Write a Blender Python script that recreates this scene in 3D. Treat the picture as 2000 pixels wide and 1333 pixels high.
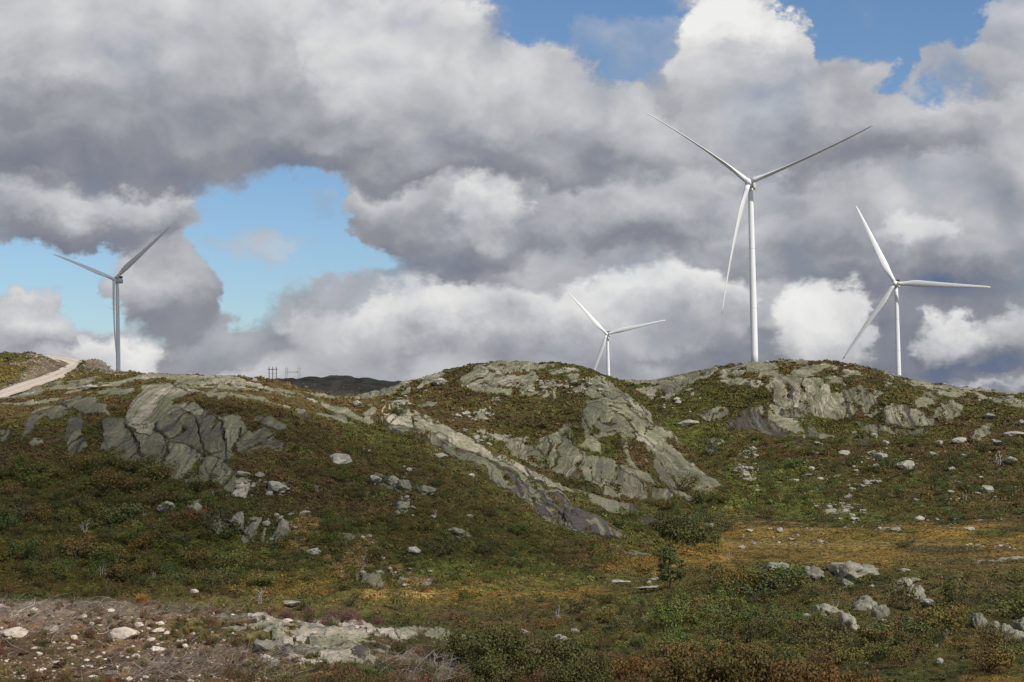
import bpy, bmesh, math, random
import numpy as np
from mathutils import Matrix, Vector

for _o in list(bpy.data.objects):
    bpy.data.objects.remove(_o)
SC = bpy.context.scene
COL = SC.collection
R = math.radians

# ------------------------------------------------------------------ camera
FPX = 3171.0                       # focal length in pixels of the 2000 x 1333 picture
PITCH, ROLL = R(2.2), 0.018
FWD = np.array((0.0, math.cos(PITCH), math.sin(PITCH)))
_r0 = np.array((1.0, 0.0, 0.0)); _u0 = np.array((0.0, -math.sin(PITCH), math.cos(PITCH)))
RGT = math.cos(ROLL) * _r0 - math.sin(ROLL) * _u0
UPV = math.sin(ROLL) * _r0 + math.cos(ROLL) * _u0
cam_data = bpy.data.cameras.new('camera')
cam_data.sensor_width = 36.0
cam_data.lens = 36.0 * FPX / 2000.0
cam_data.clip_start = 0.5
cam_data.clip_end = 30000.0
cam = bpy.data.objects.new('camera', cam_data)
COL.objects.link(cam)
cam.matrix_world = Matrix(((RGT[0], UPV[0], -FWD[0], 0), (RGT[1], UPV[1], -FWD[1], 0),
                           (RGT[2], UPV[2], -FWD[2], 0), (0, 0, 0, 1)))
SC.camera = cam

def ray(px, py):
    return FWD + RGT * ((px - 1000.0) / FPX) - UPV * ((py - 666.5) / FPX)

def at(px, py, d):
    """The point seen at a picture position, d metres away over the ground."""
    v = ray(px, py)
    return v * (d / math.hypot(v[0], v[1]))

def project(x, y, z):
    f = x * FWD[0] + y * FWD[1] + z * FWD[2]
    f = np.where(f < 1e-3, 1e-3, f)
    return (1000.0 + FPX * (x * RGT[0] + y * RGT[1] + z * RGT[2]) / f,
            666.5 - FPX * (x * UPV[0] + y * UPV[1] + z * UPV[2]) / f)

# ------------------------------------------------------------------ colour management
SC.view_settings.view_transform = 'Standard'
SC.view_settings.look = 'None'
SC.view_settings.exposure = 0.0
SC.view_settings.gamma = 1.0

# ------------------------------------------------------------------ node helpers
class NT:
    def __init__(self, tree):
        self.t = tree; self.n = tree.nodes; self.l = tree.links
    def new(self, typ, **kw):
        nd = self.n.new(typ)
        for k, v in kw.items():
            setattr(nd, k, v)
        return nd
    def put(self, sock, v):
        if v is None:
            return
        if hasattr(v, 'is_output'):
            self.l.new(v, sock)
        else:
            sock.default_value = v
    def m(self, op, a, b=None, c=None, clamp=False):
        nd = self.new('ShaderNodeMath', operation=op, use_clamp=clamp)
        for i, v in enumerate((a, b, c)):
            self.put(nd.inputs[i], v)
        return nd.outputs[0]
    def v(self, op, a, b=None, s=None):
        nd = self.new('ShaderNodeVectorMath', operation=op)
        self.put(nd.inputs[0], a); self.put(nd.inputs[1], b)
        if s is not None:
            self.put(nd.inputs['Scale'], s)
        return nd.outputs['Value'] if op in ('LENGTH', 'DOT_PRODUCT', 'DISTANCE') else nd.outputs['Vector']
    def noise(self, vec, scale, detail=6.0, rough=0.55, dist=0.0, color=False, dim='3D'):
        nd = self.new('ShaderNodeTexNoise', noise_dimensions=dim)
        self.put(nd.inputs['Vector'], vec); nd.inputs['Scale'].default_value = scale
        nd.inputs['Detail'].default_value = detail; nd.inputs['Roughness'].default_value = rough
        nd.inputs['Distortion'].default_value = dist
        return nd.outputs['Color'] if color else nd.outputs[0]
    def smooth(self, val, a, b, lo=0.0, hi=1.0, typ='SMOOTHSTEP'):
        nd = self.new('ShaderNodeMapRange', interpolation_type=typ)
        self.put(nd.inputs['Value'], val)
        nd.inputs['From Min'].default_value = a; nd.inputs['From Max'].default_value = b
        self.put(nd.inputs['To Min'], lo); self.put(nd.inputs['To Max'], hi)
        return nd.outputs[0]
    def mix(self, fac, a, b, typ='MIX'):
        nd = self.new('ShaderNodeMix', data_type='RGBA', blend_type=typ)
        self.put(nd.inputs[0], fac); self.put(nd.inputs[6], a); self.put(nd.inputs[7], b)
        return nd.outputs[2]
    def ramp(self, fac, stops):
        nd = self.new('ShaderNodeValToRGB')
        e = nd.color_ramp.elements
        while len(e) < len(stops):
            e.new(0.5)
        for el, (p, c) in zip(e, stops):
            el.position = p; el.color = (c[0], c[1], c[2], 1.0)
        self.put(nd.inputs[0], fac)
        return nd.outputs[0]

# ------------------------------------------------------------------ sun direction
SUN_EL = R(41.0)
SUN_AZ = R(132.0)                  # clockwise from +Y: behind the camera, to the right
SUNV = np.array((math.sin(SUN_AZ) * math.cos(SUN_EL), math.cos(SUN_AZ) * math.cos(SUN_EL), math.sin(SUN_EL)))

# ------------------------------------------------------------------ sky
SKY_ROWS, SKY_PTS = 40, 96
SKY_E0, SKY_E1, SKY_A = -1.5, 15.2, 19.5          # degrees

def sky_layout():
    """Grey and cover of the cloud banks over the bearings and heights the picture looks at."""
    k = 57.29578 / FPX
    E, A = np.meshgrid(np.linspace(SKY_E0, SKY_E1, SKY_ROWS), np.linspace(-SKY_A, SKY_A, SKY_PTS), indexing='ij')
    def ss(x, lo, hi):
        t = np.clip((x - lo) / (hi - lo), 0, 1); return t * t * (3 - 2 * t)
    def place(cx, cy):
        d = ray(cx, cy); d = d / np.linalg.norm(d)
        return math.degrees(math.atan2(d[0], d[1])), math.degrees(math.asin(d[2]))
    def blob(cx, cy, rx, ry):
        ca, ce = place(cx, cy)
        return 1 - ss(np.hypot((A - ca) / (rx * k), (E - ce) / (ry * k)), 0.3, 1.0)
    cov = np.full_like(A, 0.62)
    for (cx, cy, rx, ry, c) in SKY_GAPS:
        cov -= c * blob(cx, cy, rx * 1.12, ry * 1.12)
    alpha = ss(cov, 0.15, 0.75)
    bri = np.full_like(A, 0.46)
    for (cx, cy, rx, ry, fl, b0, b1, rag, op) in SKY_BANKS:
        ca, ce = place(cx, cy)
        qx = (A - ca) / (rx * k); qy = (E - ce) / (ry * k)
        qf = np.maximum(qy, -fl * qy)
        r2 = qx * qx + qf * qf
        g = np.clip((1 - r2) / (0.62 + (0.26 - 0.62) * ss(qy, -0.6, 0.5)), 0, 1)
        g = g * g * (3 - 2 * g) * op
        b = b0 + (b1 - b0) * ss(qy, -0.75 / fl, 0.75)
        bri += g * (b - bri); alpha += g * (1 - alpha)
    for (cx, cy, rx, ry, b) in SKY_LIGHTS:
        bri += b * blob(cx, cy, rx, ry)
    return np.clip(bri, 0, 1), np.clip(alpha, 0, 1)

def build_world():
    w = bpy.data.worlds.new('World'); w.use_nodes = True
    nt = NT(w.node_tree); w.node_tree.nodes.clear()
    out = nt.new('ShaderNodeOutputWorld'); bg = nt.new('ShaderNodeBackground')
    STR = 0.1
    bg.inputs['Strength'].default_value = STR
    sky = nt.new('ShaderNodeTexSky', sky_type='NISHITA')
    sky.sun_disc = False; sky.sun_elevation = SUN_EL; sky.sun_rotation = SUN_AZ
    sky.altitude = 500.0; sky.air_density = 1.0; sky.dust_density = 0.6; sky.ozone_density = 1.6
    blue = nt.v('MULTIPLY', sky.outputs[0], (0.73, 0.87, 1.02))
    tc = nt.new('ShaderNodeTexCoord')
    sep = nt.new('ShaderNodeSeparateXYZ'); nt.put(sep.inputs[0], tc.outputs['Generated'])
    az = nt.m('MULTIPLY', nt.m('ARCTAN2', sep.outputs[0], sep.outputs[1]), 57.29578)
    el = nt.m('MULTIPLY', nt.m('ARCSINE', sep.outputs[2]), 57.29578)
    cmb = nt.new('ShaderNodeCombineXYZ'); nt.put(cmb.inputs[0], az); nt.put(cmb.inputs[1], el)
    P = cmb.outputs[0]
    Q = nt.v('MULTIPLY', P, (0.78, 1.0, 1.0))           # clouds flatten towards the horizon
    wa = nt.v('SUBTRACT', nt.noise(Q, 0.30, 1.0, 0.5, color=True), (0.5, 0.5, 0.5))
    wb = nt.v('SUBTRACT', nt.noise(Q, 1.1, 5.0, 0.62, color=True), (0.5, 0.5, 0.5))
    PW = nt.v('ADD', P, nt.v('ADD', nt.v('MULTIPLY', wa, (3.0, 2.0, 0.0)), nt.v('MULTIPLY', wb, (2.4, 1.9, 0.0))))
    BW = nt.v('ADD', Q, nt.v('ADD', nt.v('MULTIPLY', wa, (1.6, 1.6, 0.0)), nt.v('MULTIPLY', wb, (0.40, 0.40, 0.0))))
    fb = nt.noise(BW, 0.34, 8.0, 0.48)
    fb_up = nt.noise(nt.v('ADD', BW, (0.45, 0.85, 0.0)), 0.34, 5.0, 0.48)
    emb = nt.m('MULTIPLY', nt.m('SUBTRACT', fb, fb_up), 0.80)
    sp = nt.new('ShaderNodeSeparateXYZ'); nt.put(sp.inputs[0], PW)
    a01 = nt.m('MULTIPLY_ADD', sp.outputs[0], 0.5 / SKY_A, 0.5, clamp=True)
    e = sp.outputs[1]
    bri, cov = sky_layout()
    xs = np.linspace(0, 1, SKY_PTS); es = np.linspace(SKY_E0, SKY_E1, SKY_ROWS)
    vec = nt.v('ADD', a01, (0.0, 0.0, 0.0))
    cur = None
    for i in range(SKY_ROWS):
        cv = nt.new('ShaderNodeRGBCurve')
        for ch, row in ((0, bri[i]), (1, cov[i])):
            c = cv.mapping.curves[ch]
            c.points[0].location = (0.0, float(row[0])); c.points[1].location = (1.0, float(row[-1]))
            for x, y in zip(xs[1:-1], row[1:-1]):
                c.points.new(float(x), float(y))
        cv.mapping.update()
        nt.put(cv.inputs[1], vec)
        if cur is None:
            cur = cv.outputs[0]
        else:
            cur = nt.mix(nt.smooth(e, float(es[i - 1]), float(es[i]), typ='LINEAR'), cur, cv.outputs[0])
    s2 = nt.new('ShaderNodeSeparateColor'); nt.put(s2.inputs[0], cur)
    # beyond the picture the same broken deck goes on all round
    edge_a = nt.smooth(nt.m('ABSOLUTE', az), SKY_A - 3.0, SKY_A + 1.0)
    edge_e = nt.smooth(el, SKY_E1 - 1.5, SKY_E1 + 2.0)
    edge = nt.m('MAXIMUM', edge_a, edge_e)
    wide = nt.noise(P, 0.07, 1.0, 0.5)
    bri_o = nt.m('MULTIPLY_ADD', nt.m('SUBTRACT', wide, 0.5), 0.5, 0.48)
    cov_o = nt.m('MULTIPLY_ADD', nt.m('SUBTRACT', wide, 0.5), 2.2, 0.66)
    b = nt.m('MULTIPLY_ADD', edge, nt.m('SUBTRACT', bri_o, s2.outputs[0]), s2.outputs[0])
    c = nt.m('MULTIPLY_ADD', edge, nt.m('SUBTRACT', cov_o, s2.outputs[1]), s2.outputs[1])
    alpha = nt.smooth(nt.m('MULTIPLY_ADD', nt.m('SUBTRACT', fb, 0.5), 1.1, c), 0.10, 1.00)
    b = nt.m('ADD', nt.m('ADD', b, emb), 0.035)
    STOPS = [(0.00, (0.095, 0.135, 0.240)), (0.14, (0.185, 0.203, 0.258)), (0.32, (0.268, 0.277, 0.315)), (0.48, (0.395, 0.405, 0.442)),
             (0.66, (0.555, 0.560, 0.582)), (0.84, (0.720, 0.720, 0.718)), (1.00, (0.860, 0.858, 0.845))]
    cl = nt.v('SCALE', nt.ramp(b, STOPS), None, 1.0 / STR)
    nt.put(bg.inputs['Color'], nt.mix(alpha, blue, cl))
    nt.l.new(bg.outputs[0], out.inputs[0])
    w.cycles.sampling_method = 'MANUAL'; w.cycles.sample_map_resolution = 512
    SC.world = w

SKY_GAPS = [
    (1080, 60, 230, 190, 1.5), (1150, 150, 90, 90, 0.8), (1260, 60, 170, 110, 0.55), (1790, 60, 360, 190, 1.6), (1640, 40, 190, 120, 1.0), (1890, 175, 130, 40, 0.8),
    (560, 430, 280, 180, 1.6), (510, 575, 210, 100, 2.0), (700, 530, 150, 46, 1.1), (110, 560, 220, 90, 1.4), (150, 630, 170, 40, 0.9), (1120, 462, 50, 24, 0.5), (1380, 262, 60, 26, 0.3),
]
SKY_BANKS = [
    (1350, 640, 950, 170, 1.0, 0.44, 0.42, 0.5, 0.9), (250, 725, 560, 60, 1.0, 0.55, 0.60, 0.5, 0.9), (1270, 120, 220, 110, 1.0, 0.46, 0.50, 1.6, 0.40),
    (1640, 475, 700, 300, 1.0, 0.42, 0.56, 0.7, 1.0), (1560, 255, 235, 165, 1.3, 0.38, 0.60, 0.7, 1.0), (1440, 120, 130, 160, 1.2, 0.46, 0.92, 0.9, 1.0),
    (1975, 90, 60, 130, 1.0, 0.48, 0.52, 1.0, 0.8), (1900, 140, 130, 40, 1.3, 0.44, 0.56, 0.9, 0.8), (1920, 250, 160, 80, 1.3, 0.46, 0.64, 0.9, 1.0),
    (1210, 290, 170, 140, 1.2, 0.36, 0.60, 0.8, 1.0), (1620, 270, 330, 110, 1.5, 0.28, 0.54, 0.6, 0.9), (1950, 440, 190, 150, 1.3, 0.34, 0.54, 0.7, 0.9),
    (1330, 430, 280, 100, 1.5, 0.24, 0.60, 0.7, 1.0), (1620, 500, 290, 90, 1.6, 0.22, 0.50, 0.7, 1.0), (1790, 505, 110, 80, 1.4, 0.32, 0.70, 0.9, 1.0),
    (1900, 550, 340, 80, 1.6, 0.08, 0.42, 0.7, 1.0), (1860, 705, 600, 110, 1.0, 0.04, 0.18, 0.5, 1.0), (1960, 757, 190, 16, 1.0, 0.5, 0.62, 0.5, 0.9),
    (1290, 615, 220, 110, 1.4, 0.40, 0.84, 0.9, 1.0), (1390, 690, 190, 46, 1.2, 0.16, 0.46, 0.8, 0.9), (1600, 655, 120, 100, 1.2, 0.48, 0.86, 0.9, 1.0), (1862, 670, 66, 42, 1.5, 0.46, 0.78, 0.8, 1.0), (1985, 675, 80, 50, 1.4, 0.34, 0.62, 0.9, 0.9),
    (680, 675, 180, 80, 1.3, 0.46, 0.64, 0.9, 0.9), (1030, 650, 180, 80, 1.4, 0.38, 0.74, 0.9, 1.0), (850, 650, 200, 100, 1.5, 0.34, 0.78, 0.9, 1.0), (700, 715, 330, 44, 1.0, 0.50, 0.46, 0.6, 0.7),
    (890, 470, 230, 115, 1.4, 0.18, 0.56, 0.8, 1.0), (945, 430, 90, 70, 1.2, 0.46, 0.82, 0.9, 1.0), (760, 410, 90, 70, 1.2, 0.36, 0.58, 1.0, 1.0),
    (420, 690, 180, 60, 1.4, 0.30, 0.42, 0.8, 1.0), (330, 580, 115, 120, 1.3, 0.28, 0.58, 0.8, 1.0), (295, 550, 80, 60, 1.2, 0.46, 0.68, 0.9, 0.9), (335, 455, 75, 100, 1.0, 0.42, 0.54, 0.9, 0.9),
    (55, 592, 80, 44, 1.3, 0.42, 0.70, 1.0, 1.0), (160, 640, 110, 20, 1.2, 0.42, 0.46, 0.9, 0.7), (70, 660, 140, 60, 1.4, 0.36, 0.62, 0.9, 1.0), (165, 668, 90, 22, 1.2, 0.24, 0.32, 0.8, 0.8), (235, 705, 80, 56, 1.2, 0.62, 0.84, 0.9, 1.0),
    (150, 420, 290, 120, 1.6, 0.16, 0.72, 0.7, 1.0), (70, 365, 150, 80, 1.2, 0.46, 0.80, 0.9, 0.9),
    (920, 330, 300, 75, 1.5, 0.16, 0.40, 0.7, 1.0), (1010, 250, 190, 160, 1.3, 0.30, 0.66, 0.6, 1.0), (320, 130, 720, 300, 1.35, 0.30, 0.74, 0.5, 1.0), (270, 305, 520, 80, 1.3, 0.13, 0.34, 0.6, 0.9), (780, 110, 200, 150, 1.0, 0.58, 0.82, 0.7, 0.8),
    (530, 468, 130, 20, 1.0, 0.48, 0.52, 1.2, 0.40), (540, 500, 40, 44, 1.0, 0.44, 0.50, 1.2, 0.42), (625, 405, 46, 46, 1.0, 0.44, 0.50, 1.2, 0.40),
]
SKY_LIGHTS = [(140, 70, 300, 90, 0.06), (60, 200, 220, 60, -0.08), (620, 70, 120, 60, -0.06), (650, 250, 200, 60, 0.08), (940, 240, 140, 70, 0.06), (210, 405, 150, 40, 0.10),
              (1430, 40, 90, 60, 0.15), (1600, 350, 180, 40, -0.06), (1300, 555, 120, 40, 0.08), (1590, 640, 90, 50, 0.10), (850, 615, 120, 40, 0.08), (830, 695, 90, 18, -0.20), (820, 545, 180, 30, -0.08)]
build_world()
sun_data = bpy.data.lights.new('sun', 'SUN')
sun_data.energy = 4.0; sun_data.angle = R(0.55); sun_data.color = (1.0, 0.945, 0.865)
sun = bpy.data.objects.new('sun', sun_data); COL.objects.link(sun)
sun.rotation_euler = Vector(SUNV).to_track_quat('Z', 'Y').to_euler()
sun.location = (60, -60, 80)
# ------------------------------------------------------------------ numeric noise
def _h(ix, iy, s):
    n = (ix.astype(np.int64) * 374761393 + iy.astype(np.int64) * 668265263 + s * 974634777) & 0xffffffff
    n = ((n ^ (n >> 13)) * 1274126177) & 0xffffffff
    n = ((n ^ (n >> 15)) * 2246822519) & 0xffffffff
    return ((n ^ (n >> 16)) & 0xffffff).astype(np.float64) / 16777215.0

def vnoise(x, y, s=0):
    ix = np.floor(x); iy = np.floor(y); fx = x - ix; fy = y - iy
    ux = fx * fx * fx * (fx * (fx * 6 - 15) + 10); uy = fy * fy * fy * (fy * (fy * 6 - 15) + 10)
    a = _h(ix, iy, s); b = _h(ix + 1, iy, s); c = _h(ix, iy + 1, s); d = _h(ix + 1, iy + 1, s)
    return (a + (b - a) * ux) * (1 - uy) + (c + (d - c) * ux) * uy

def fbm(x, y, octs=4, s=0, gain=0.5):
    """Noise in about -1 .. 1."""
    t = 0.0; amp = 1.0; tot = 0.0
    for o in range(octs):
        t = t + amp * (vnoise(x, y, s + o * 17) * 2 - 1); tot += amp
        x = x * 2.03 + 13.7; y = y * 2.03 - 7.1; amp *= gain
    return t / tot * 1.5

def worley(x, y, s=0):
    """Distance to the nearest and second nearest cell point, and the nearest cell's random value."""
    ix = np.floor(x); iy = np.floor(y)
    f1 = np.full(x.shape, 9.0); f2 = np.full(x.shape, 9.0); val = np.zeros(x.shape)
    for i in (-1, 0, 1):
        for j in (-1, 0, 1):
            cx = ix + i; cy = iy + j
            d = np.hypot(cx + _h(cx, cy, s) - x, cy + _h(cx, cy, s + 5) - y)
            v = _h(cx, cy, s + 9)
            near = d < f1
            f2 = np.where(near, f1, np.minimum(f2, d)); val = np.where(near, v, val); f1 = np.where(near, d, f1)
    return f1, f2, val

def sstep(x, lo, hi):
    t = np.clip((x - lo) / (hi - lo), 0, 1); return t * t * (3 - 2 * t)

# ------------------------------------------------------------------ the lie of the land
class Surface:
    """A smooth sheet through surveyed points (thin plate spline over the map)."""
    def __init__(self, pts, extra=(), lam=1e-3):
        P = [at(*p) for p in pts] + [np.array(e, float) for e in extra]
        P = np.array(P); self.c = P[:, :2] / 100.0; z = P[:, 2]
        n = len(P)
        r = np.hypot(self.c[:, None, 0] - self.c[None, :, 0], self.c[:, None, 1] - self.c[None, :, 1])
        K = self.k(r) + lam * np.eye(n)
        T = np.hstack([np.ones((n, 1)), self.c])
        M = np.block([[K, T], [T.T, np.zeros((3, 3))]])
        s = np.linalg.solve(M, np.concatenate([z, np.zeros(3)]))
        self.w, self.a = s[:n], s[n:]
    @staticmethod
    def k(r):
        return r * r * np.log(np.maximum(r, 1e-6))
    def __call__(self, x, y):
        x = np.asarray(x) / 100.0; y = np.asarray(y) / 100.0
        z = self.a[0] + self.a[1] * x + self.a[2] * y
        for (cx, cy), w in zip(self.c, self.w):
            r2 = (x - cx) ** 2 + (y - cy) ** 2
            z = z + w * 0.5 * r2 * np.log(np.maximum(r2, 1e-12))
        return z

def behind(px, py, d, dd, dz):
    """A point dd metres beyond a crest, dz lower than the crest."""
    a = at(px, py, d); b = at(px, py, d + dd)
    return (b[0], b[1], a[2] + dz)

FG = Surface([(-300, 1180, 34), (0, 1172, 34), (250, 1175, 34), (480, 1198, 33), (620, 1217, 32), (800, 1228, 32), (1000, 1256, 31), (1200, 1305, 30), (1400, 1345, 29),
              (1700, 1372, 28), (2000, 1385, 27), (2400, 1400, 26), (-300, 1260, 26), (0, 1250, 26), (250, 1250, 26), (500, 1262, 26), (700, 1262, 26), (900, 1290, 26),
              (-300, 1340, 20), (0, 1335, 20), (300, 1333, 20), (600, 1337, 20), (800, 1340, 20), (1000, 1352, 20), (1300, 1400, 20), (1700, 1440, 20), (2200, 1460, 20),
              (0, 1700, 9), (700, 1720, 9), (1400, 1760, 9), (2000, 1790, 9)],
             [behind(-300, 1180, 34, 25, -7), behind(0, 1172, 34, 25, -7), behind(480, 1198, 33, 25, -8), behind(1000, 1256, 31, 25, -8), behind(1700, 1372, 28, 25, -7), behind(2400, 1400, 26, 25, -7)])
VF = Surface([(-300, 1200, 200), (0, 1195, 200), (300, 1195, 200), (500, 1195, 203), (700, 1186, 205), (850, 1180, 208), (1000, 1172, 213), (1150, 1165, 220), (1300, 1150, 226), (1450, 1125, 232),
              (700, 1260, 160), (1000, 1262, 160), (1300, 1240, 170), (1300, 1320, 135), (1000, 1340, 130), (1500, 1333, 122), (1750, 1333, 118), (2000, 1333, 115), (2300, 1333, 112),
              (1500, 1240, 158), (1700, 1225, 160), (1850, 1220, 160), (2000, 1215, 160), (1600, 1150, 196), (1550, 1118, 205), (1700, 1120, 203), (1850, 1130, 195), (2000, 1138, 192), (2300, 1140, 190), (1980, 1290, 132), (1900, 1190, 172),
              (1500, 1100, 262), (1750, 1098, 270), (2000, 1108, 262), (2300, 1108, 262), (1500, 1060, 310), (1750, 1052, 322), (2000, 1048, 325), (2300, 1048, 325), (1300, 1085, 275), (1380, 1045, 322)],
             [(-40, 100, -19), (0, 90, -19), (40, 90, -19), (80, 110, -19.5), (-40, 60, -12.5), (0, 60, -13), (40, 60, -14), (-100, 300, -27), (0, 350, -27), (150, 450, -29), (0, 700, -30), (300, 700, -30), (-300, 700, -30)])
LH = Surface([(-300, 1160, 222), (-300, 1000, 255), (-300, 860, 290), (-300, 800, 330), (0, 1165, 222), (0, 1000, 252), (0, 880, 278), (0, 812, 310), (0, 790, 350), (0, 769, 400), (0, 733, 455), (0, 690, 520),
              (95, 738, 430), (150, 704, 485), (75, 691, 520), (120, 1165, 222), (120, 950, 262), (120, 830, 290), (120, 790, 335), (182, 706, 455), (215, 717, 440), (130, 760, 385),
              (230, 1165, 222), (230, 1000, 252), (230, 900, 270), (230, 800, 295), (230, 765, 325), (235, 726, 420), (300, 728, 415), (330, 905, 268), (330, 790, 292),
              (400, 1165, 218), (400, 1040, 238), (400, 955, 254), (385, 800, 287), (400, 762, 310), (420, 735, 400), (470, 960, 252), (470, 800, 286), (470, 765, 312),
              (560, 1172, 213), (560, 1060, 236), (560, 910, 263), (560, 810, 290), (560, 772, 320), (500, 738, 395), (540, 742, 395), (600, 757, 380), (640, 768, 370),
              (700, 1160, 215), (700, 1000, 250), (700, 890, 284), (700, 815, 318), (692, 786, 340), (765, 791, 338), (846, 825, 332), (923, 867, 327), (965, 891, 322), (1025, 919, 316), (1105, 951, 308), (1180, 980, 300), (1245, 1004, 292), (1290, 1024, 284), (1310, 1086, 268),
              (300, 748, 355), (360, 731, 408), (400, 750, 352), (460, 737, 398), (500, 753, 352), (560, 757, 352), (200, 745, 370), (60, 712, 490), (0, 712, 488), (620, 785, 335), (-300, 690, 520),
              (850, 930, 282), (850, 1050, 245), (850, 1155, 218), (1000, 985, 282), (1000, 1080, 245), (1000, 1155, 219), (1150, 1050, 266), (1150, 1110, 243), (1100, 1160, 222), (1250, 1120, 245), (1350, 1130, 240)],
             [behind(-300, 690, 520, 40, -3), behind(0, 690, 520, 40, -3), behind(75, 691, 520, 40, -3), behind(150, 704, 485, 40, -2.5), behind(235, 726, 420, 40, -2.5), behind(300, 728, 415, 40, -2.5), behind(420, 735, 400, 40, -3), behind(540, 742, 395, 40, -4), behind(0, 690, 520, 90, -16), behind(150, 704, 485, 90, -14), behind(300, 728, 415, 80, -12), behind(470, 738, 398, 80, -14),
              behind(640, 768, 370, 60, -14), behind(692, 790, 340, 50, -11), behind(765, 791, 338, 45, -11), behind(846, 825, 332, 45, -12), behind(923, 867, 327, 45, -12), behind(1025, 919, 316, 45, -11), behind(1105, 951, 308, 45, -11), behind(1180, 980, 300, 45, -10), behind(1250, 1005, 292, 45, -9),
              (60, 380, -45), (120, 300, -45), (-300, 640, -25), (-100, 620, -25)])
CH = Surface([(560, 775, 560), (640, 766, 560), (700, 772, 530), (700, 790, 480), (760, 757, 560), (800, 744, 560), (860, 727, 545), (930, 710, 532), (990, 706, 526), (1060, 708, 520), (1140, 719, 511), (1200, 740, 500), (1260, 792, 482), (1320, 852, 458), (1388, 930, 428),
              (800, 800, 460), (800, 830, 430), (900, 760, 505), (900, 830, 450), (900, 875, 420), (1000, 750, 500), (1000, 800, 476), (1000, 860, 444), (1000, 925, 410), (1080, 830, 450), (1090, 945, 404), (1100, 770, 492), (1170, 780, 486),
              (950, 920, 404), (1050, 962, 398), (1150, 992, 396), (1250, 987, 398), (1310, 968, 402), (1375, 945, 414), (1200, 870, 438), (1200, 930, 416), (1280, 900, 430), (1300, 880, 440)],
             [behind(640, 766, 560, 70, -12), behind(760, 757, 560, 70, -12), behind(860, 727, 545, 70, -14), behind(990, 706, 526, 70, -13), behind(1140, 719, 511, 70, -16), behind(1260, 792, 482, 60, -16), behind(1388, 930, 428, 50, -14),
              (85, 440, -45), (130, 470, -45), (-20, 340, -36), (40, 350, -38), (-120, 430, -20)])
RH = Surface([(1150, 752, 640), (1200, 745, 625), (1290, 741, 617), (1400, 718, 610), (1480, 707, 605), (1550, 704, 600), (1650, 710, 596), (1760, 736, 590), (1850, 754, 585), (2000, 771, 580), (2300, 780, 580),
              (1300, 800, 560), (1300, 860, 510), (1300, 940, 450), (1400, 750, 580), (1400, 800, 548), (1400, 850, 510), (1400, 905, 465), (1420, 1000, 388), (1390, 1042, 342), (1480, 740, 578), (1480, 790, 556), (1480, 850, 505),
              (1600, 726, 582), (1600, 745, 562), (1600, 820, 542), (1600, 850, 500), (1600, 950, 418), (1600, 1035, 346), (1720, 755, 562), (1700, 815, 540), (1750, 790, 542), (1750, 838, 526), (1850, 775, 556), (1850, 830, 530), (1800, 860, 492), (1750, 950, 418), (1750, 1038, 342),
              (1900, 830, 520), (1900, 900, 466), (1900, 1000, 380), (1900, 1042, 338), (2000, 810, 545), (2000, 900, 470), (2000, 1000, 380), (2000, 1040, 336), (2300, 900, 480), (2300, 1040, 340)],
             [behind(1200, 745, 625, 80, -14), behind(1400, 718, 610, 90, -12), behind(1550, 704, 600, 90, -12), behind(1760, 736, 590, 90, -14), behind(2000, 771, 580, 90, -14), behind(2300, 780, 580, 90, -14)])

# turbines: hub position in the picture, distance, rotor yaw, blade angles, pitch
TURBINES = [
    dict(hub=(1462, 356), tower=(1466, 372, 1472.5, 704), d=825, yaw=10, ang=(139.4, 18.1, 254.4), pitch=88, L=68.0, base=(1472.5, 706)),
    dict(hub=(1748, 554), tower=(1750, 565, 1755.5, 733), d=1178, yaw=8, ang=(114.1, -5.3, 233.0), pitch=14, base=(1755.5, 737)),
    dict(hub=(1185, 653), tower=(1186.5, 660, 1187.5, 737), d=1760, yaw=10, ang=(131.2, 11.4, 249.0), pitch=14, base=(1187.5, 741)),
    dict(hub=(223, 546), tower=(231, 552, 231, 722), d=1374, yaw=30, ang=(155.5, 39.0, 270.0), pitch=40, base=(231, 727)),
]
def far_land(px, d):
    """Plateau beyond the hills: rolling ground, a dark ridge, and the knolls the far turbines stand on."""
    x = d * np.sin(np.arctan((px - 1000) / FPX)); y = d * np.cos(np.arctan((px - 1000) / FPX))
    z = -26 + 10 * fbm(x / 260, y / 260, 3, 91) - 16 * sstep(d, 1500, 6000)
    cr = np.interp(px, [300, 480, 520, 560, 600, 650, 700, 750, 800, 860, 1000], [765, 752, 745, 738, 737, 735, 738, 742, 747, 756, 785])
    zc = (788 + (1000 - px) * ROLL - cr) / FPX * 1200 + 0.9 * fbm(x / 14, y / 40, 4, 92)
    z = np.maximum(z, zc - np.abs(d - 1200) * np.where(d < 1200, 0.16, 0.10))
    for t in TURBINES:
        b = at(t['base'][0], t['base'][1], t['d'])
        r = np.hypot(x - b[0], y - b[1])
        z = np.maximum(z, b[2] - r * 0.17 - sstep(r, 8, 40) * 2.0)
    return z

OWNERS = ['ground', 'valley_floor', 'hill_left', 'hill_centre', 'hill_right', 'far_ridge']
ROADP = [at(*p) for p in [(-120, 815, 372), (-60, 792, 385), (0, 767, 402), (45, 751, 420), (95, 736, 443), (125, 722, 462), (145, 711, 478), (158, 704, 492), (140, 699, 508), (100, 694.5, 520), (60, 691, 532)]]

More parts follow.
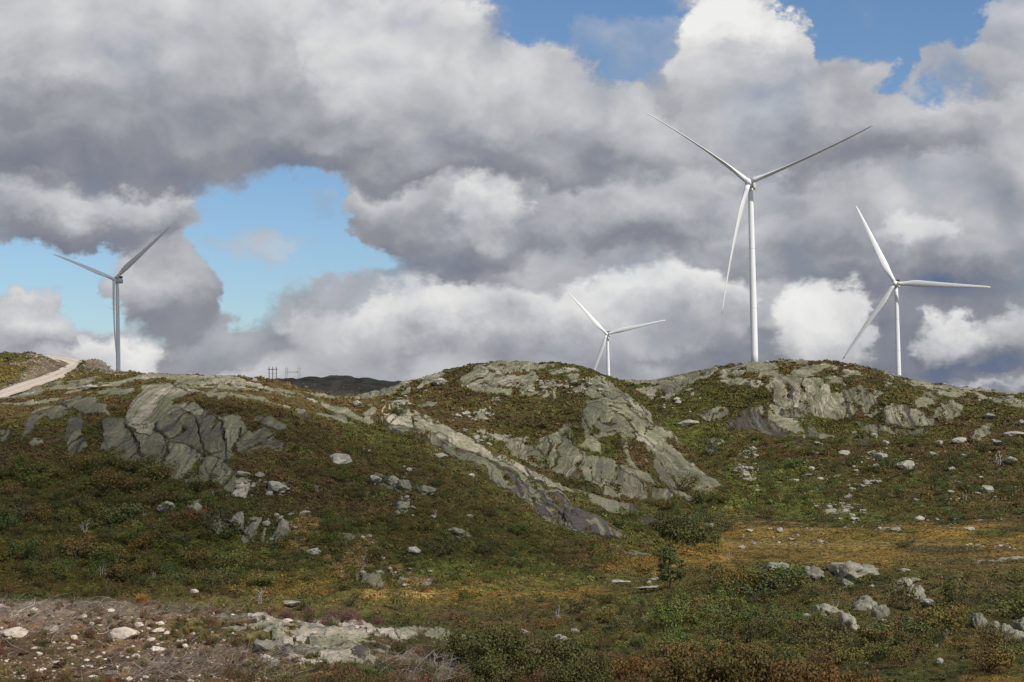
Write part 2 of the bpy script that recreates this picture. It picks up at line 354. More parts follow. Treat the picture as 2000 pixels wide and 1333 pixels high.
def base_height(x, y):
    d = np.hypot(x, y)
    px, _ = project(x, y, np.zeros_like(x))
    px = np.clip(px, -3000, 5000)
    def pen(da, db, pa, pb, k=1.0):
        q = np.maximum(0, (da - d) / 20.0) + np.maximum(0, (d - db) / 40.0) + np.maximum(0, (pa - px) / 60.0) + np.maximum(0, (px - pb) / 60.0)
        return q * 12.0 * k
    Z = np.stack([
        FG(x, y) - pen(0, 48, -9e3, 9e3),
        np.clip(VF(x, y), -31, -2.5) - pen(38, 500, -9e3, 9e3),
        LH(x, y) - pen(205, 640, -9e3, 1400),
        CH(x, y) - pen(385, 620, 560, 1420),
        RH(x, y) - pen(330, 700, 1180, 9e3),
        far_land(px, d) - pen(560, 1e6, -9e3, 9e3),
    ])
    own = np.argmax(Z, axis=0)
    k = np.where(d < 60, 0.4, 1.2)
    m = Z.max(axis=0)
    z = m + k * np.log(np.exp(np.clip((Z - m) / k, -40, 0)).sum(axis=0)) - 0.0
    # a bench for the road
    best = np.full(x.shape, 1e9); zr = np.zeros(x.shape)
    nearroad = (d > 340) & (d < 580) & (px < 400)
    if nearroad.any():
        xx = x[nearroad]; yy = y[nearroad]; bb = best[nearroad]; rr = zr[nearroad]
        for a, b in zip(ROADP[:-1], ROADP[1:]):
            e = b[:2] - a[:2]; L2 = e @ e
            t = np.clip(((xx - a[0]) * e[0] + (yy - a[1]) * e[1]) / L2, 0, 1)
            dd = np.hypot(xx - a[0] - t * e[0], yy - a[1] - t * e[1])
            zz = a[2] + t * (b[2] - a[2])
            n = dd < bb; bb = np.where(n, dd, bb); rr = np.where(n, zz, rr)
        best[nearroad] = bb; zr[nearroad] = rr
    w = 1 - sstep(best, 3.6, 8.0)
    z = z + w * (zr - 0.12 - z)
    return z, own, best

# ------------------------------------------------------------------ grid: rows crowd where the ground faces the eye
NC, NR = 1000, 800
AZ_IN = math.radians(18.6)
az_cols = np.concatenate([np.linspace(math.radians(-62), -AZ_IN, 26)[:-1], np.linspace(-AZ_IN, AZ_IN, NC), np.linspace(AZ_IN, math.radians(62), 26)[1:]])
def make_rows():
    ca = np.linspace(-AZ_IN, AZ_IN, 121)
    ds = np.exp(np.linspace(math.log(9.0), math.log(9000.0), 2600))
    A, D = np.meshgrid(ca, ds, indexing='ij')
    z, own, _ = base_height(D * np.sin(A), D * np.cos(A))
    e = z / D
    run = np.maximum.accumulate(e, axis=1)
    prev = np.concatenate([run[:, :1], run[:, :-1]], axis=1)
    vis = np.maximum(0, e - prev) * FPX / 1.95             # pixels of the 1024 picture
    vis[:, ds < 19] *= 0.1
    logd = np.log(ds)
    basew = np.gradient(logd) * 26.0                        # floor density
    w = vis + basew[None, :]
    k = np.exp(-0.5 * (np.arange(-9, 10) / 3.5) ** 2); k /= k.sum()
    wp = np.pad(w, ((9, 9), (0, 0)), mode='edge')
    w = sum(k[i] * wp[i:i + len(ca)] for i in range(19))
    k2 = np.exp(-0.5 * (np.arange(-12, 13) / 5.0) ** 2); k2 /= k2.sum()
    wp = np.pad(w, ((0, 0), (12, 12)), mode='edge')
    w = sum(k2[i] * wp[:, i:i + len(ds)] for i in range(25))
    c = np.cumsum(w, axis=1); c = (c - c[:, :1]) / (c[:, -1:] - c[:, :1])
    t = np.linspace(0, 1, NR)
    rows = np.stack([np.interp(t, c[i], ds) for i in range(len(ca))])     # 121 x NR
    az = np.clip(az_cols, -AZ_IN, AZ_IN)
    f = (az + AZ_IN) / (2 * AZ_IN) * 120; i0 = np.clip(f.astype(int), 0, 119); u = (f - i0)[:, None]
    return rows[i0] * (1 - u) + rows[i0 + 1] * u            # columns x NR
DG = make_rows()
NCOL = len(az_cols)
AG = np.repeat(az_cols[:, None], NR, axis=1)
GX = (DG * np.sin(AG)).ravel(); GY = (DG * np.cos(AG)).ravel(); GD = DG.ravel()
GZ, OWN, RDIST = base_height(GX, GY)
PX0, PY0 = project(GX, GY, GZ)

# skyline survey: the crest as seen from the camera, (bearing px, height px)
SKYL = np.array([(0, 689), (40, 690), (72, 691), (100, 695), (147, 702), (182, 703), (205, 712), (225, 722), (240, 724), (300, 727), (360, 730), (420, 732), (480, 734), (510, 738), (540, 742), (800, 742), (830, 735), (860, 725), (900, 716), (930, 709), (960, 705),
    (990, 703), (1030, 706), (1080, 708), (1120, 712), (1150, 718), (1180, 732), (1200, 739), (1230, 742), (1260, 741), (1290, 738), (1340, 727), (1400, 715), (1450, 708), (1480, 706), (1520, 701), (1550, 702), (1600, 703), (1650, 709), (1690, 715), (1720, 724),
    (1760, 736), (1800, 743), (1850, 752), (1900, 756), (1950, 763), (2000, 768)], float)
def skyline_fix(X, Y, Z, extra, sig):
    """How far (in px) the crest line lies above the survey, smoothed over the bearings."""
    e = (Z / np.hypot(X, Y)).reshape(NCOL, NR)
    oo = np.where((OWN == 2) | (OWN == 3) | (OWN == 4), 0, -9).reshape(NCOL, NR)
    j = np.argmax(e + oo, axis=1); ii = np.arange(NCOL) * NR + j
    px, py = project(X[ii], Y[ii], Z[ii])
    tgt = np.interp(px, SKYL[:, 0], SKYL[:, 1]) + extra
    dlt = tgt - py
    ok = ((px > -20) & (px < 545)) | ((px > 795) & (px < 2020))
    k = np.nonzero(ok)[0]
    dlt = np.interp(np.arange(NCOL), k, dlt[k])
    w = int(sig * 3); kk = np.exp(-.5 * (np.arange(-w, w + 1) / sig) ** 2); kk /= kk.sum()
    return np.convolve(np.pad(dlt, w, mode='edge'), kk, 'valid')
_f = skyline_fix(GX, GY, GZ, 3.0, 6.0)
print('skyline fix px', float(_f.min()), float(_f.max()))
GZ = GZ - np.repeat(_f, NR) * GD / FPX * sstep(GD, 285, 400) * (OWN != 5) * (1 - .0 * OWN)
PX0, PY0 = project(GX, GY, GZ)
# ------------------------------------------------------------------ what covers the ground
def zA(p): return [(x / 2.854, 640 + y / 2.854) for x, y in p]
def zB(p): return [(650 + x / 2.854, 640 + y / 2.854) for x, y in p]
def zC(p): return [(1300 + x / 2.854, 640 + y / 2.854) for x, y in p]
def zD(p): return [(1500 + x / 4.0, 1000 + y / 4.0) for x, y in p]
def zE(p): return [(500 + x / 4.0, 1000 + y / 4.0) for x, y in p]
def zF(p): return [(x / 4.0, 1000 + y / 4.0) for x, y in p]

# (outline, owner, stain, paleness, grain angle in degrees (0 = level, 90 = upright), joint size m, relief m)
SLABS = [
    # left hill
    (zA([(700, 470), (760, 400), (800, 320), (950, 330), (1080, 380), (1160, 430), (1180, 470), (1330, 465), (1370, 540), (1365, 610), (1320, 640), (1310, 700), (1250, 730), (1310, 800), (1290, 930), (1230, 905), (1180, 880), (1060, 885), (930, 830), (830, 800), (760, 760), (640, 710), (570, 690), (580, 620), (560, 520), (600, 490), (690, 510)]), 2, .45, .40, 66, 9, .4),
    (zA([(700, 470), (760, 400), (800, 320), (950, 330), (1080, 380), (1160, 430), (1150, 480), (1090, 500), (1010, 450), (960, 480), (900, 520), (860, 560), (830, 620), (760, 600), (705, 540)]), 2, .10, .62, 60, 9, .35),
    (zA([(960, 485), (1010, 455), (1090, 505), (1110, 560), (1140, 680), (1150, 720), (1100, 700), (1010, 640), (950, 640), (920, 600), (870, 565), (905, 525)]), 2, .45, .30, 62, 8, .4),
    (zA([(710, 545), (760, 605), (825, 625), (865, 570), (915, 605), (945, 645), (930, 710), (895, 765), (900, 800), (840, 790), (800, 700), (760, 640)]), 2, .20, .45, 64, 8, .4),
    (zA([(950, 645), (1010, 645), (1100, 705), (1115, 760), (1050, 830), (1010, 865), (935, 830), (905, 770), (940, 710)]), 2, .25, .45, 60, 8, .4),
    (zA([(1115, 560), (1165, 475), (1220, 480), (1235, 560), (1250, 620), (1265, 690), (1180, 700), (1150, 680)]), 2, .35, .42, 80, 6, .4),
    (zA([(1225, 480), (1330, 465), (1345, 500), (1370, 540), (1365, 600), (1320, 620), (1310, 690), (1275, 690), (1255, 610), (1240, 550)]), 2, .15, .52, 75, 6, .4),
    (zA([(1130, 720), (1200, 705), (1250, 720), (1240, 780), (1310, 800), (1290, 930), (1230, 905), (1180, 880), (1060, 885), (1020, 865), (1110, 790)]), 2, .55, .40, 75, 5, .5),
    (zA([(560, 520), (600, 490), (690, 520), (705, 580), (760, 660), (800, 720), (830, 795), (760, 760), (640, 710), (570, 690), (580, 620)]), 2, .45, .35, 60, 6, .4),
    (zA([(350, 395), (450, 388), (540, 400), (610, 455), (600, 490), (500, 490), (440, 480), (380, 450), (330, 430)]), 2, .10, .45, 25, 7, .35),
    (zA([(400, 470), (450, 500), (470, 600), (495, 655), (400, 730), (360, 640), (370, 560)]), 2, .20, .42, 70, 6, .35),
    (zA([(280, 430), (390, 450), (380, 490), (300, 500), (240, 510), (170, 580), (105, 620), (150, 530), (200, 470)]), 2, .15, .5, 20, 7, .35),
    (zA([(155, 632), (200, 603), (240, 640), (190, 657)]), 2, .10, .6, 20, 4, .3),
    (zA([(0, 570), (70, 570), (20, 620), (0, 625)]), 2, .10, .55, 20, 5, .3),
    (zA([(540, 372), (620, 350), (720, 345), (790, 325), (740, 370), (640, 393), (560, 390)]), 2, .05, .72, 8, 6, .3),
    (zA([(860, 300), (960, 315), (1030, 325), (1000, 340), (900, 330)]), 2, .05, .7, 8, 6, .3),
    (zA([(1110, 355), (1200, 345), (1300, 350), (1270, 375), (1180, 395), (1130, 380)]), 2, .05, .66, 5, 6, .3),
    (zA([(1400, 470), (1500, 490), (1600, 535), (1615, 570), (1560, 575), (1450, 530), (1400, 505)]), 2, .25, .48, 18, 7, .3),
    (zA([(1370, 560), (1480, 540), (1540, 590), (1500, 600), (1590, 640), (1560, 690), (1460, 670), (1330, 690), (1325, 630)]), 2, .30, .5, 40, 3, .45),
    (zA([(1110, 1070), (1180, 1050), (1250, 1060), (1240, 1140), (1180, 1160), (1150, 1140)]), 2, .75, .30, 75, 3, .6),
    (zA([(1260, 1065), (1340, 1020), (1380, 1050), (1310, 1120), (1265, 1145)]), 2, .35, .5, 60, 3, .6),
    (zA([(1385, 1085), (1430, 1075), (1400, 1130), (1360, 1190), (1338, 1170)]), 2, .15, .6, 62, 3, .6),
    (zA([(1550, 1060), (1610, 1075), (1580, 1140), (1560, 1190), (1525, 1200)]), 2, .35, .5, 68, 3, .5),
    (zA([(1060, 1000), (1130, 978), (1142, 1010), (1090, 1050)]), 2, .4, .5, 60, 3, .5),
    (zA([(1740, 430), (1860, 465), (1985, 508), (1900, 503), (1780, 470)]), 2, .10, .62, 18, 6, .25),
    (zA([(1620, 418), (1700, 455), (1790, 495), (1700, 492), (1640, 450)]), 2, .10, .6, 20, 6, .25),
    # the long bare slab down the spur
    (zB([(200, 490), (250, 470), (330, 425), (450, 475), (560, 525), (650, 575), (780, 645), (900, 715), (1000, 770), (1100, 830), (1200, 900), (1330, 970), (1440, 1040), (1540, 1090), (1650, 1168), (1590, 1175), (1440, 1145), (1330, 1135), (1220, 1095), (1120, 1010), (1050, 955), (960, 905), (850, 815), (770, 775), (650, 715), (560, 655), (470, 595), (350, 565), (280, 535)]), 2, .50, .52, -32, 5, .35),
    (zB([(250, 470), (330, 420), (450, 470), (560, 520), (650, 570), (780, 640), (900, 710), (880, 740), (760, 690), (640, 640), (520, 590), (400, 540), (300, 520)]), 2, .12, .86, -32, 6, .30),
    (zB([(200, 490), (300, 525), (400, 545), (520, 600), (640, 650), (760, 700), (880, 755), (1000, 830), (1120, 905), (1060, 950), (960, 900), (850, 810), (770, 770), (650, 710), (560, 650), (470, 590), (350, 560), (280, 530)]), 2, .58, .46, -34, 4, .40),
    (zB([(1000, 835), (1120, 890), (1250, 950), (1380, 1010), (1440, 1050), (1530, 1090), (1640, 1165), (1590, 1170), (1440, 1140), (1330, 1130), (1240, 1060), (1130, 960), (1050, 905)]), 2, .50, .50, -28, 3, .40),
    (zB([(900, 715), (960, 745), (1070, 790), (1180, 835), (1300, 880), (1380, 930), (1340, 930), (1200, 880), (1080, 840), (960, 780)]), 2, .25, .80, -26, 5, .30),
    (zB([(1300, 850), (1400, 890), (1550, 960), (1700, 1030), (1830, 1080), (1760, 1085), (1600, 1040), (1450, 980), (1350, 930)]), 2, .50, .50, -25, 4, .35),
    (zB([(1050, 950), (1180, 1010), (1280, 1060), (1340, 1120), (1260, 1110), (1200, 1060), (1120, 1010)]), 2, .30, .55, -30, 3, .35),
    (zB([(1530, 1210), (1650, 1220), (1760, 1240), (1840, 1262), (1800, 1290), (1700, 1285), (1600, 1280)]), 2, .35, .55, -12, 4, .3),
    (zB([(200, 800), (260, 810), (340, 830), (400, 850), (440, 900), (400, 915), (330, 890), (270, 870), (220, 860)]), 2, .35, .55, 60, 2.5, .5),
    (zB([(460, 840), (500, 870), (560, 925), (540, 945), (490, 910)]), 2, .3, .55, -40, 2.5, .4),
    (zB([(640, 975), (700, 1000), (725, 1020), (680, 1012)]), 2, .2, .6, -35, 3, .3),
    # centre hill
    (zB([(960, 640), (1060, 620), (1080, 650), (1130, 665), (1210, 600), (1230, 640), (1180, 720), (1200, 790), (1060, 740), (980, 710)]), 3, .30, .55, 70, 4, .45),
    (zB([(1215, 600), (1290, 530), (1340, 540), (1355, 640), (1390, 690), (1360, 760), (1340, 850), (1280, 830), (1205, 790), (1190, 720)]), 3, .28, .58, 70, 5, .4),
    (zB([(1395, 690), (1450, 740), (1560, 750), (1640, 820), (1760, 880), (1880, 905), (1905, 930), (1880, 962), (1730, 985), (1650, 970), (1540, 940), (1400, 880), (1345, 850), (1365, 760)]), 3, .22, .60, 65, 6, .35),
    (zB([(1400, 450), (1500, 420), (1620, 440), (1700, 500), (1780, 540), (1860, 600), (1930, 670), (2010, 760), (2060, 800), (2120, 850), (2165, 880), (2030, 960), (1930, 940), (1850, 870), (1790, 830), (1790, 720), (1700, 650), (1590, 590), (1480, 640), (1430, 600), (1390, 560), (1380, 510)]), 3, .16, .60, -42, 6, .35),
    (zB([(1600, 780), (1700, 800), (1780, 840), (1840, 880), (1700, 855), (1640, 820)]), 3, .2, .62, -30, 5, .35),
    (zB([(840, 210), (900, 190), (990, 183), (1100, 193), (1190, 210), (1160, 250), (1100, 275), (1000, 250), (900, 262), (880, 240)]), 3, .08, .66, 12, 6, .35),
    (zB([(700, 300), (800, 240), (880, 245), (830, 290), (740, 330)]), 3, .08, .66, 25, 6, .35),
    (zB([(820, 320), (960, 275), (1100, 245), (1140, 270), (1160, 305), (1060, 330), (960, 350), (880, 350)]), 3, .10, .64, 15, 5, .4),
    (zB([(1200, 243), (1300, 220), (1360, 220), (1385, 258), (1300, 265), (1220, 262)]), 3, .08, .68, 5, 5, .35),
    (zB([(1300, 272), (1380, 262), (1392, 290), (1340, 302)]), 3, .08, .62, 5, 4, .35),
    (zB([(1400, 290), (1470, 270), (1560, 310), (1650, 380), (1740, 470), (1840, 570), (1780, 535), (1700, 475), (1600, 410), (1500, 390), (1420, 340)]), 3, .15, .62, -42, 4, .35),
    (zB([(1320, 330), (1400, 310), (1420, 345), (1390, 370), (1330, 360)]), 3, .15, .62, 10, 4, .4),
    (zB([(1180, 300), (1250, 295), (1270, 330), (1220, 350), (1180, 335)]), 3, .15, .62, 10, 3, .4),
    (zB([(1060, 345), (1180, 345), (1200, 380), (1100, 385)]), 3, .2, .6, 8, 3, .4),
    (zB([(868, 412), (900, 390), (962, 390), (920, 435)]), 3, .05, .68, 30, 4, .3),
    (zB([(440, 440), (500, 418), (606, 403), (560, 437), (480, 448)]), 3, .08, .68, 12, 4, .3),
    (zB([(920, 640), (1000, 610), (1060, 600), (1060, 625), (960, 655)]), 3, .2, .58, 15, 2.5, .5),
    # right hill
    (zC([(570, 310), (640, 280), (760, 288), (780, 330), (800, 490), (700, 462), (600, 430), (572, 370)]), 4, .22, .80, 84, 5, .45),
    (zC([(770, 292), (880, 292), (980, 335), (1000, 420), (1000, 518), (900, 510), (806, 492), (790, 400)]), 4, .20, .80, 86, 5, .45),
    (zC([(985, 335), (1120, 330), (1225, 350), (1180, 400), (1150, 470), (1010, 520), (1005, 420)]), 4, .40, .62, 82, 5, .45),
    (zC([(290, 290), (400, 280), (530, 288), (560, 330), (500, 345), (430, 322), (330, 310)]), 4, .2, .72, 8, 4, .4),
    (zC([(350, 252), (440, 228), (442, 268), (360, 272)]), 4, .05, .72, 20, 4, .35),
    (zC([(880, 288), (930, 274), (982, 290), (970, 320), (900, 320)]), 4, .08, .6, 10, 5, .4),
    (zC([(180, 490), (260, 450), (370, 440), (355, 490), (270, 522), (220, 522)]), 4, .12, .68, 30, 4, .45),
    (zC([(320, 560), (400, 480), (500, 450), (525, 520), (600, 540), (690, 600), (600, 610), (520, 580), (400, 580)]), 4, .80, .34, 78, 4, .5),
    (zC([(640, 460), (760, 475), (790, 510), (700, 505), (620, 490)]), 4, .55, .45, 80, 3, .5),
    (zC([(768, 560), (830, 548), (862, 580), (830, 622), (780, 612)]), 4, .35, .5, 80, 3, .5),
    (zC([(1110, 500), (1180, 460), (1260, 428), (1340, 440), (1440, 490), (1525, 520), (1500, 547), (1380, 557), (1300, 545), (1200, 522)]), 4, .28, .72, 84, 5, .45),
    (zC([(1378, 412), (1440, 345), (1500, 365), (1530, 390), (1480, 450), (1400, 455)]), 4, .06, .70, 80, 7, .45),
    (zC([(1500, 470), (1540, 412), (1600, 405), (1665, 450), (1640, 500), (1580, 527), (1500, 512)]), 4, .10, .64, 80, 6, .45),
    (zC([(1480, 330), (1560, 318), (1640, 348), (1695, 392), (1600, 392), (1520, 370)]), 4, .08, .64, -15, 6, .4),
    (zC([(1055, 545), (1180, 540), (1200, 590), (1130, 592)]), 4, .3, .62, 85, 3, .45),
    (zC([(1192, 547), (1300, 560), (1290, 592), (1202, 587)]), 4, .35, .62, 86, 3, .45),
    (zC([(1300, 570), (1500, 575), (1480, 597), (1320, 600)]), 4, .5, .5, 86, 3, .45),
    (zC([(1040, 622), (1130, 620), (1142, 662), (1072, 656)]), 4, .55, .5, 86, 3, .45),
    (zC([(1698, 612), (1730, 550), (1822, 550), (1790, 622), (1730, 627)]), 4, .15, .66, 80, 4, .6),
    (zC([(1820, 400), (1900, 388), (2100, 412), (2090, 445), (1880, 447)]), 4, .12, .64, 0, 4, .4),
    (zC([(1700, 338), (1760, 358), (1805, 392), (1740, 402)]), 4, .12, .64, -30, 4, .4),
    (zC([(-80, 330), (-20, 300), (60, 300), (110, 340), (40, 370), (-40, 350)]), 4, .08, .7, 10, 4, .35),
    (zC([(80, 265), (180, 240), (260, 245), (210, 275), (120, 290)]), 4, .08, .68, 15, 4, .35),
    (zC([(-20, 262), (60, 255), (70, 285), (0, 290)]), 4, .08, .75, 10, 4, .35),
    # near outcrops on the knoll, lower right
    (zD([(1560, 388), (1700, 375), (1860, 362), (2060, 352), (2060, 374), (1900, 378), (1720, 390)]), 1, .05, .8, 0, 3, .1),
    # glacier-worn bedrock in front
    (zE([(340, 862), (620, 866), (800, 880), (1000, 940), (1180, 1020), (1100, 1012), (960, 982), (900, 985), (760, 972), (700, 930), (650, 892), (450, 872)]), 0, .10, .84, -14, 1.2, .05),
    (zE([(1030, 940), (1200, 912), (1400, 905), (1560, 930), (1720, 945), (1990, 992), (1950, 1008), (1600, 992), (1480, 1012), (1330, 1002), (1200, 1012), (1060, 972)]), 0, .14, .80, -6, 1.0, .06),
    (zE([(400, 1010), (620, 1030), (740, 1060), (860, 1080), (905, 1105), (880, 1160), (840, 1190), (700, 1130), (560, 1110), (450, 1080)]), 0, .12, .80, -14, 1.0, .06),
    (zE([(90, 950), (200, 970), (300, 1040), (290, 1080), (170, 1050), (100, 990)]), 0, .10, .82, -20, 1.0, .05),
    (zE([(150, 1072), (260, 1090), (350, 1130), (495, 1190), (450, 1202), (300, 1150), (200, 1130)]), 0, .02, 1.0, -22, .8, .04),
    (zE([(240, 975), (330, 985), (420, 1010), (360, 1030), (290, 1010)]), 0, .02, 1.0, -20, .8, .04),
    (zE([(-105, 822), (60, 832), (200, 870), (330, 930), (300, 960), (150, 935), (0, 900)]), 0, .03, .95, -16, .8, .04),
    (zE([(20, 1110), (120, 1105), (190, 1150), (170, 1180), (80, 1160)]), 0, .02, 1.0, -15, .8, .04),
    (zF([(340, 910), (470, 885), (640, 890), (560, 920), (430, 945), (370, 940)]), 0, .02, 1.0, 6, .8, .03),
    (zF([(880, 840), (1040, 830), (1010, 852), (910, 856)]), 0, .02, 1.0, 0, .8, .03),
    (zF([(1080, 950), (1200, 960), (1300, 1000), (1200, 1005), (1110, 990)]), 0, .02, .95, -8, .8, .03),
]

# zones where bare rock shows in patches: (outline, owner, share, patch size m along and across, paleness)
PATCHY = [
    ([(0, 775), (60, 750), (160, 722), (240, 726), (420, 733), (540, 741), (640, 768), (700, 795), (640, 790), (560, 775), (470, 770), (400, 770), (330, 768), (250, 760), (160, 775), (80, 790), (0, 812)], 2, .40, 12, 2.6, .66),
    ([(430, 740), (560, 748), (650, 772), (760, 815), (700, 820), (620, 800), (520, 780), (440, 770)], 2, .30, 12, 3, .62),
    (zB([(0, 300), (130, 250), (420, 290), (640, 250), (700, 270), (640, 330), (420, 400), (200, 420), (60, 400)]), 3, .36, 12, 4, .7),
    (zB([(700, 230), (860, 200), (1190, 200), (1400, 240), (1700, 420), (1600, 440), (1400, 430), (1000, 380), (800, 360), (700, 330)]), 3, .60, 9, 4, .62),
    (zB([(640, 460), (900, 460), (900, 520), (700, 520)]), 3, .22, 5, 3, .66),
    (zB([(720, 570), (1000, 600), (1220, 600), (1200, 660), (960, 670), (760, 620)]), 3, .34, 5, 3, .62),
    (zB([(1400, 420), (1700, 460), (1900, 620), (1998, 740), (1800, 830), (1600, 780), (1400, 680)]), 3, .58, 10, 5, .56),
    (zC([(-300, 270), (0, 270), (300, 200), (640, 180), (900, 190), (1150, 220), (1300, 270), (1250, 340), (900, 300), (600, 285), (300, 290), (100, 310), (-200, 330)]), 4, .52, 10, 4, .62),
    (zC([(-250, 290), (100, 300), (250, 340), (200, 420), (60, 420), (-100, 400)]), 4, .40, 8, 4, .66),
    (zC([(1300, 290), (1700, 330), (2060, 370), (2060, 450), (1700, 420), (1450, 350)]), 4, .42, 10, 4, .66),
    (zC([(480, 440), (700, 440), (1100, 520), (1060, 600), (860, 620), (560, 600)]), 4, .34, 6, 4, .6),
    (zA([(1290, 840), (1500, 850), (1640, 880), (1600, 920), (1400, 940), (1290, 960)]), 2, .45, 2.2, 1.6, .72),
    (zA([(1390, 1060), (1560, 1040), (1740, 1030), (1720, 1090), (1600, 1200), (1450, 1240), (1400, 1160)]), 2, .34, 2.4, 2.0, .6),
    (zE([(640, 150), (960, 160), (1000, 420), (980, 600), (820, 540), (700, 500), (800, 300)]), 2, .38, 1.6, 2.4, .5),
    (zE([(1000, 400), (1180, 400), (1400, 520), (1330, 600), (1160, 620)]), 2, .30, 2.2, 1.6, .62),
    (zB([(340, 930), (430, 950), (420, 1030), (350, 1030)]), 2, .45, 2, 1.6, .66),
    (zB([(630, 1120), (740, 1120), (800, 1180), (700, 1170)]), 2, .45, 3, 2, .66),
    (zC([(840, 990), (1020, 990), (1060, 1040), (900, 1050)]), 4, .4, 3, 2.5, .75),
    (zC([(240, 600), (360, 600), (360, 660), (240, 660)]), 4, .45, 3, 2.5, .72),
    (zC([(340, 760), (540, 760), (520, 840), (370, 850)]), 4, .35, 3, 2.5, .72),
    ([(388, 1203), (540, 1207), (700, 1215), (1000, 1248), (1000, 1258), (760, 1272), (730, 1300), (610, 1305), (510, 1285), (430, 1235)], 0, .40, 1.8, .40, .66),
    ([(560, 745), (800, 740), (800, 770), (700, 800), (640, 790)], 3, .34, 14, 4, .58),
]

# vegetation and soil colours (base colours)
BROWN = (.076, .055, .025); OLIVE = (.070, .066, .019); GREEN = (.080, .100, .022); ORANGE = (.205, .134, .034)
STRAW = (.330, .240, .105); DEEP = (.036, .042, .014); SOIL = (.140, .088, .054); RUST = (.104, .070, .028); LITTER = (.215, .165, .130)
MAUVE = (.150, .078, .072); MOSS = (.105, .088, .030); GRAVELB = (.190, .150, .120); DUSK = (.060, .058, .058)
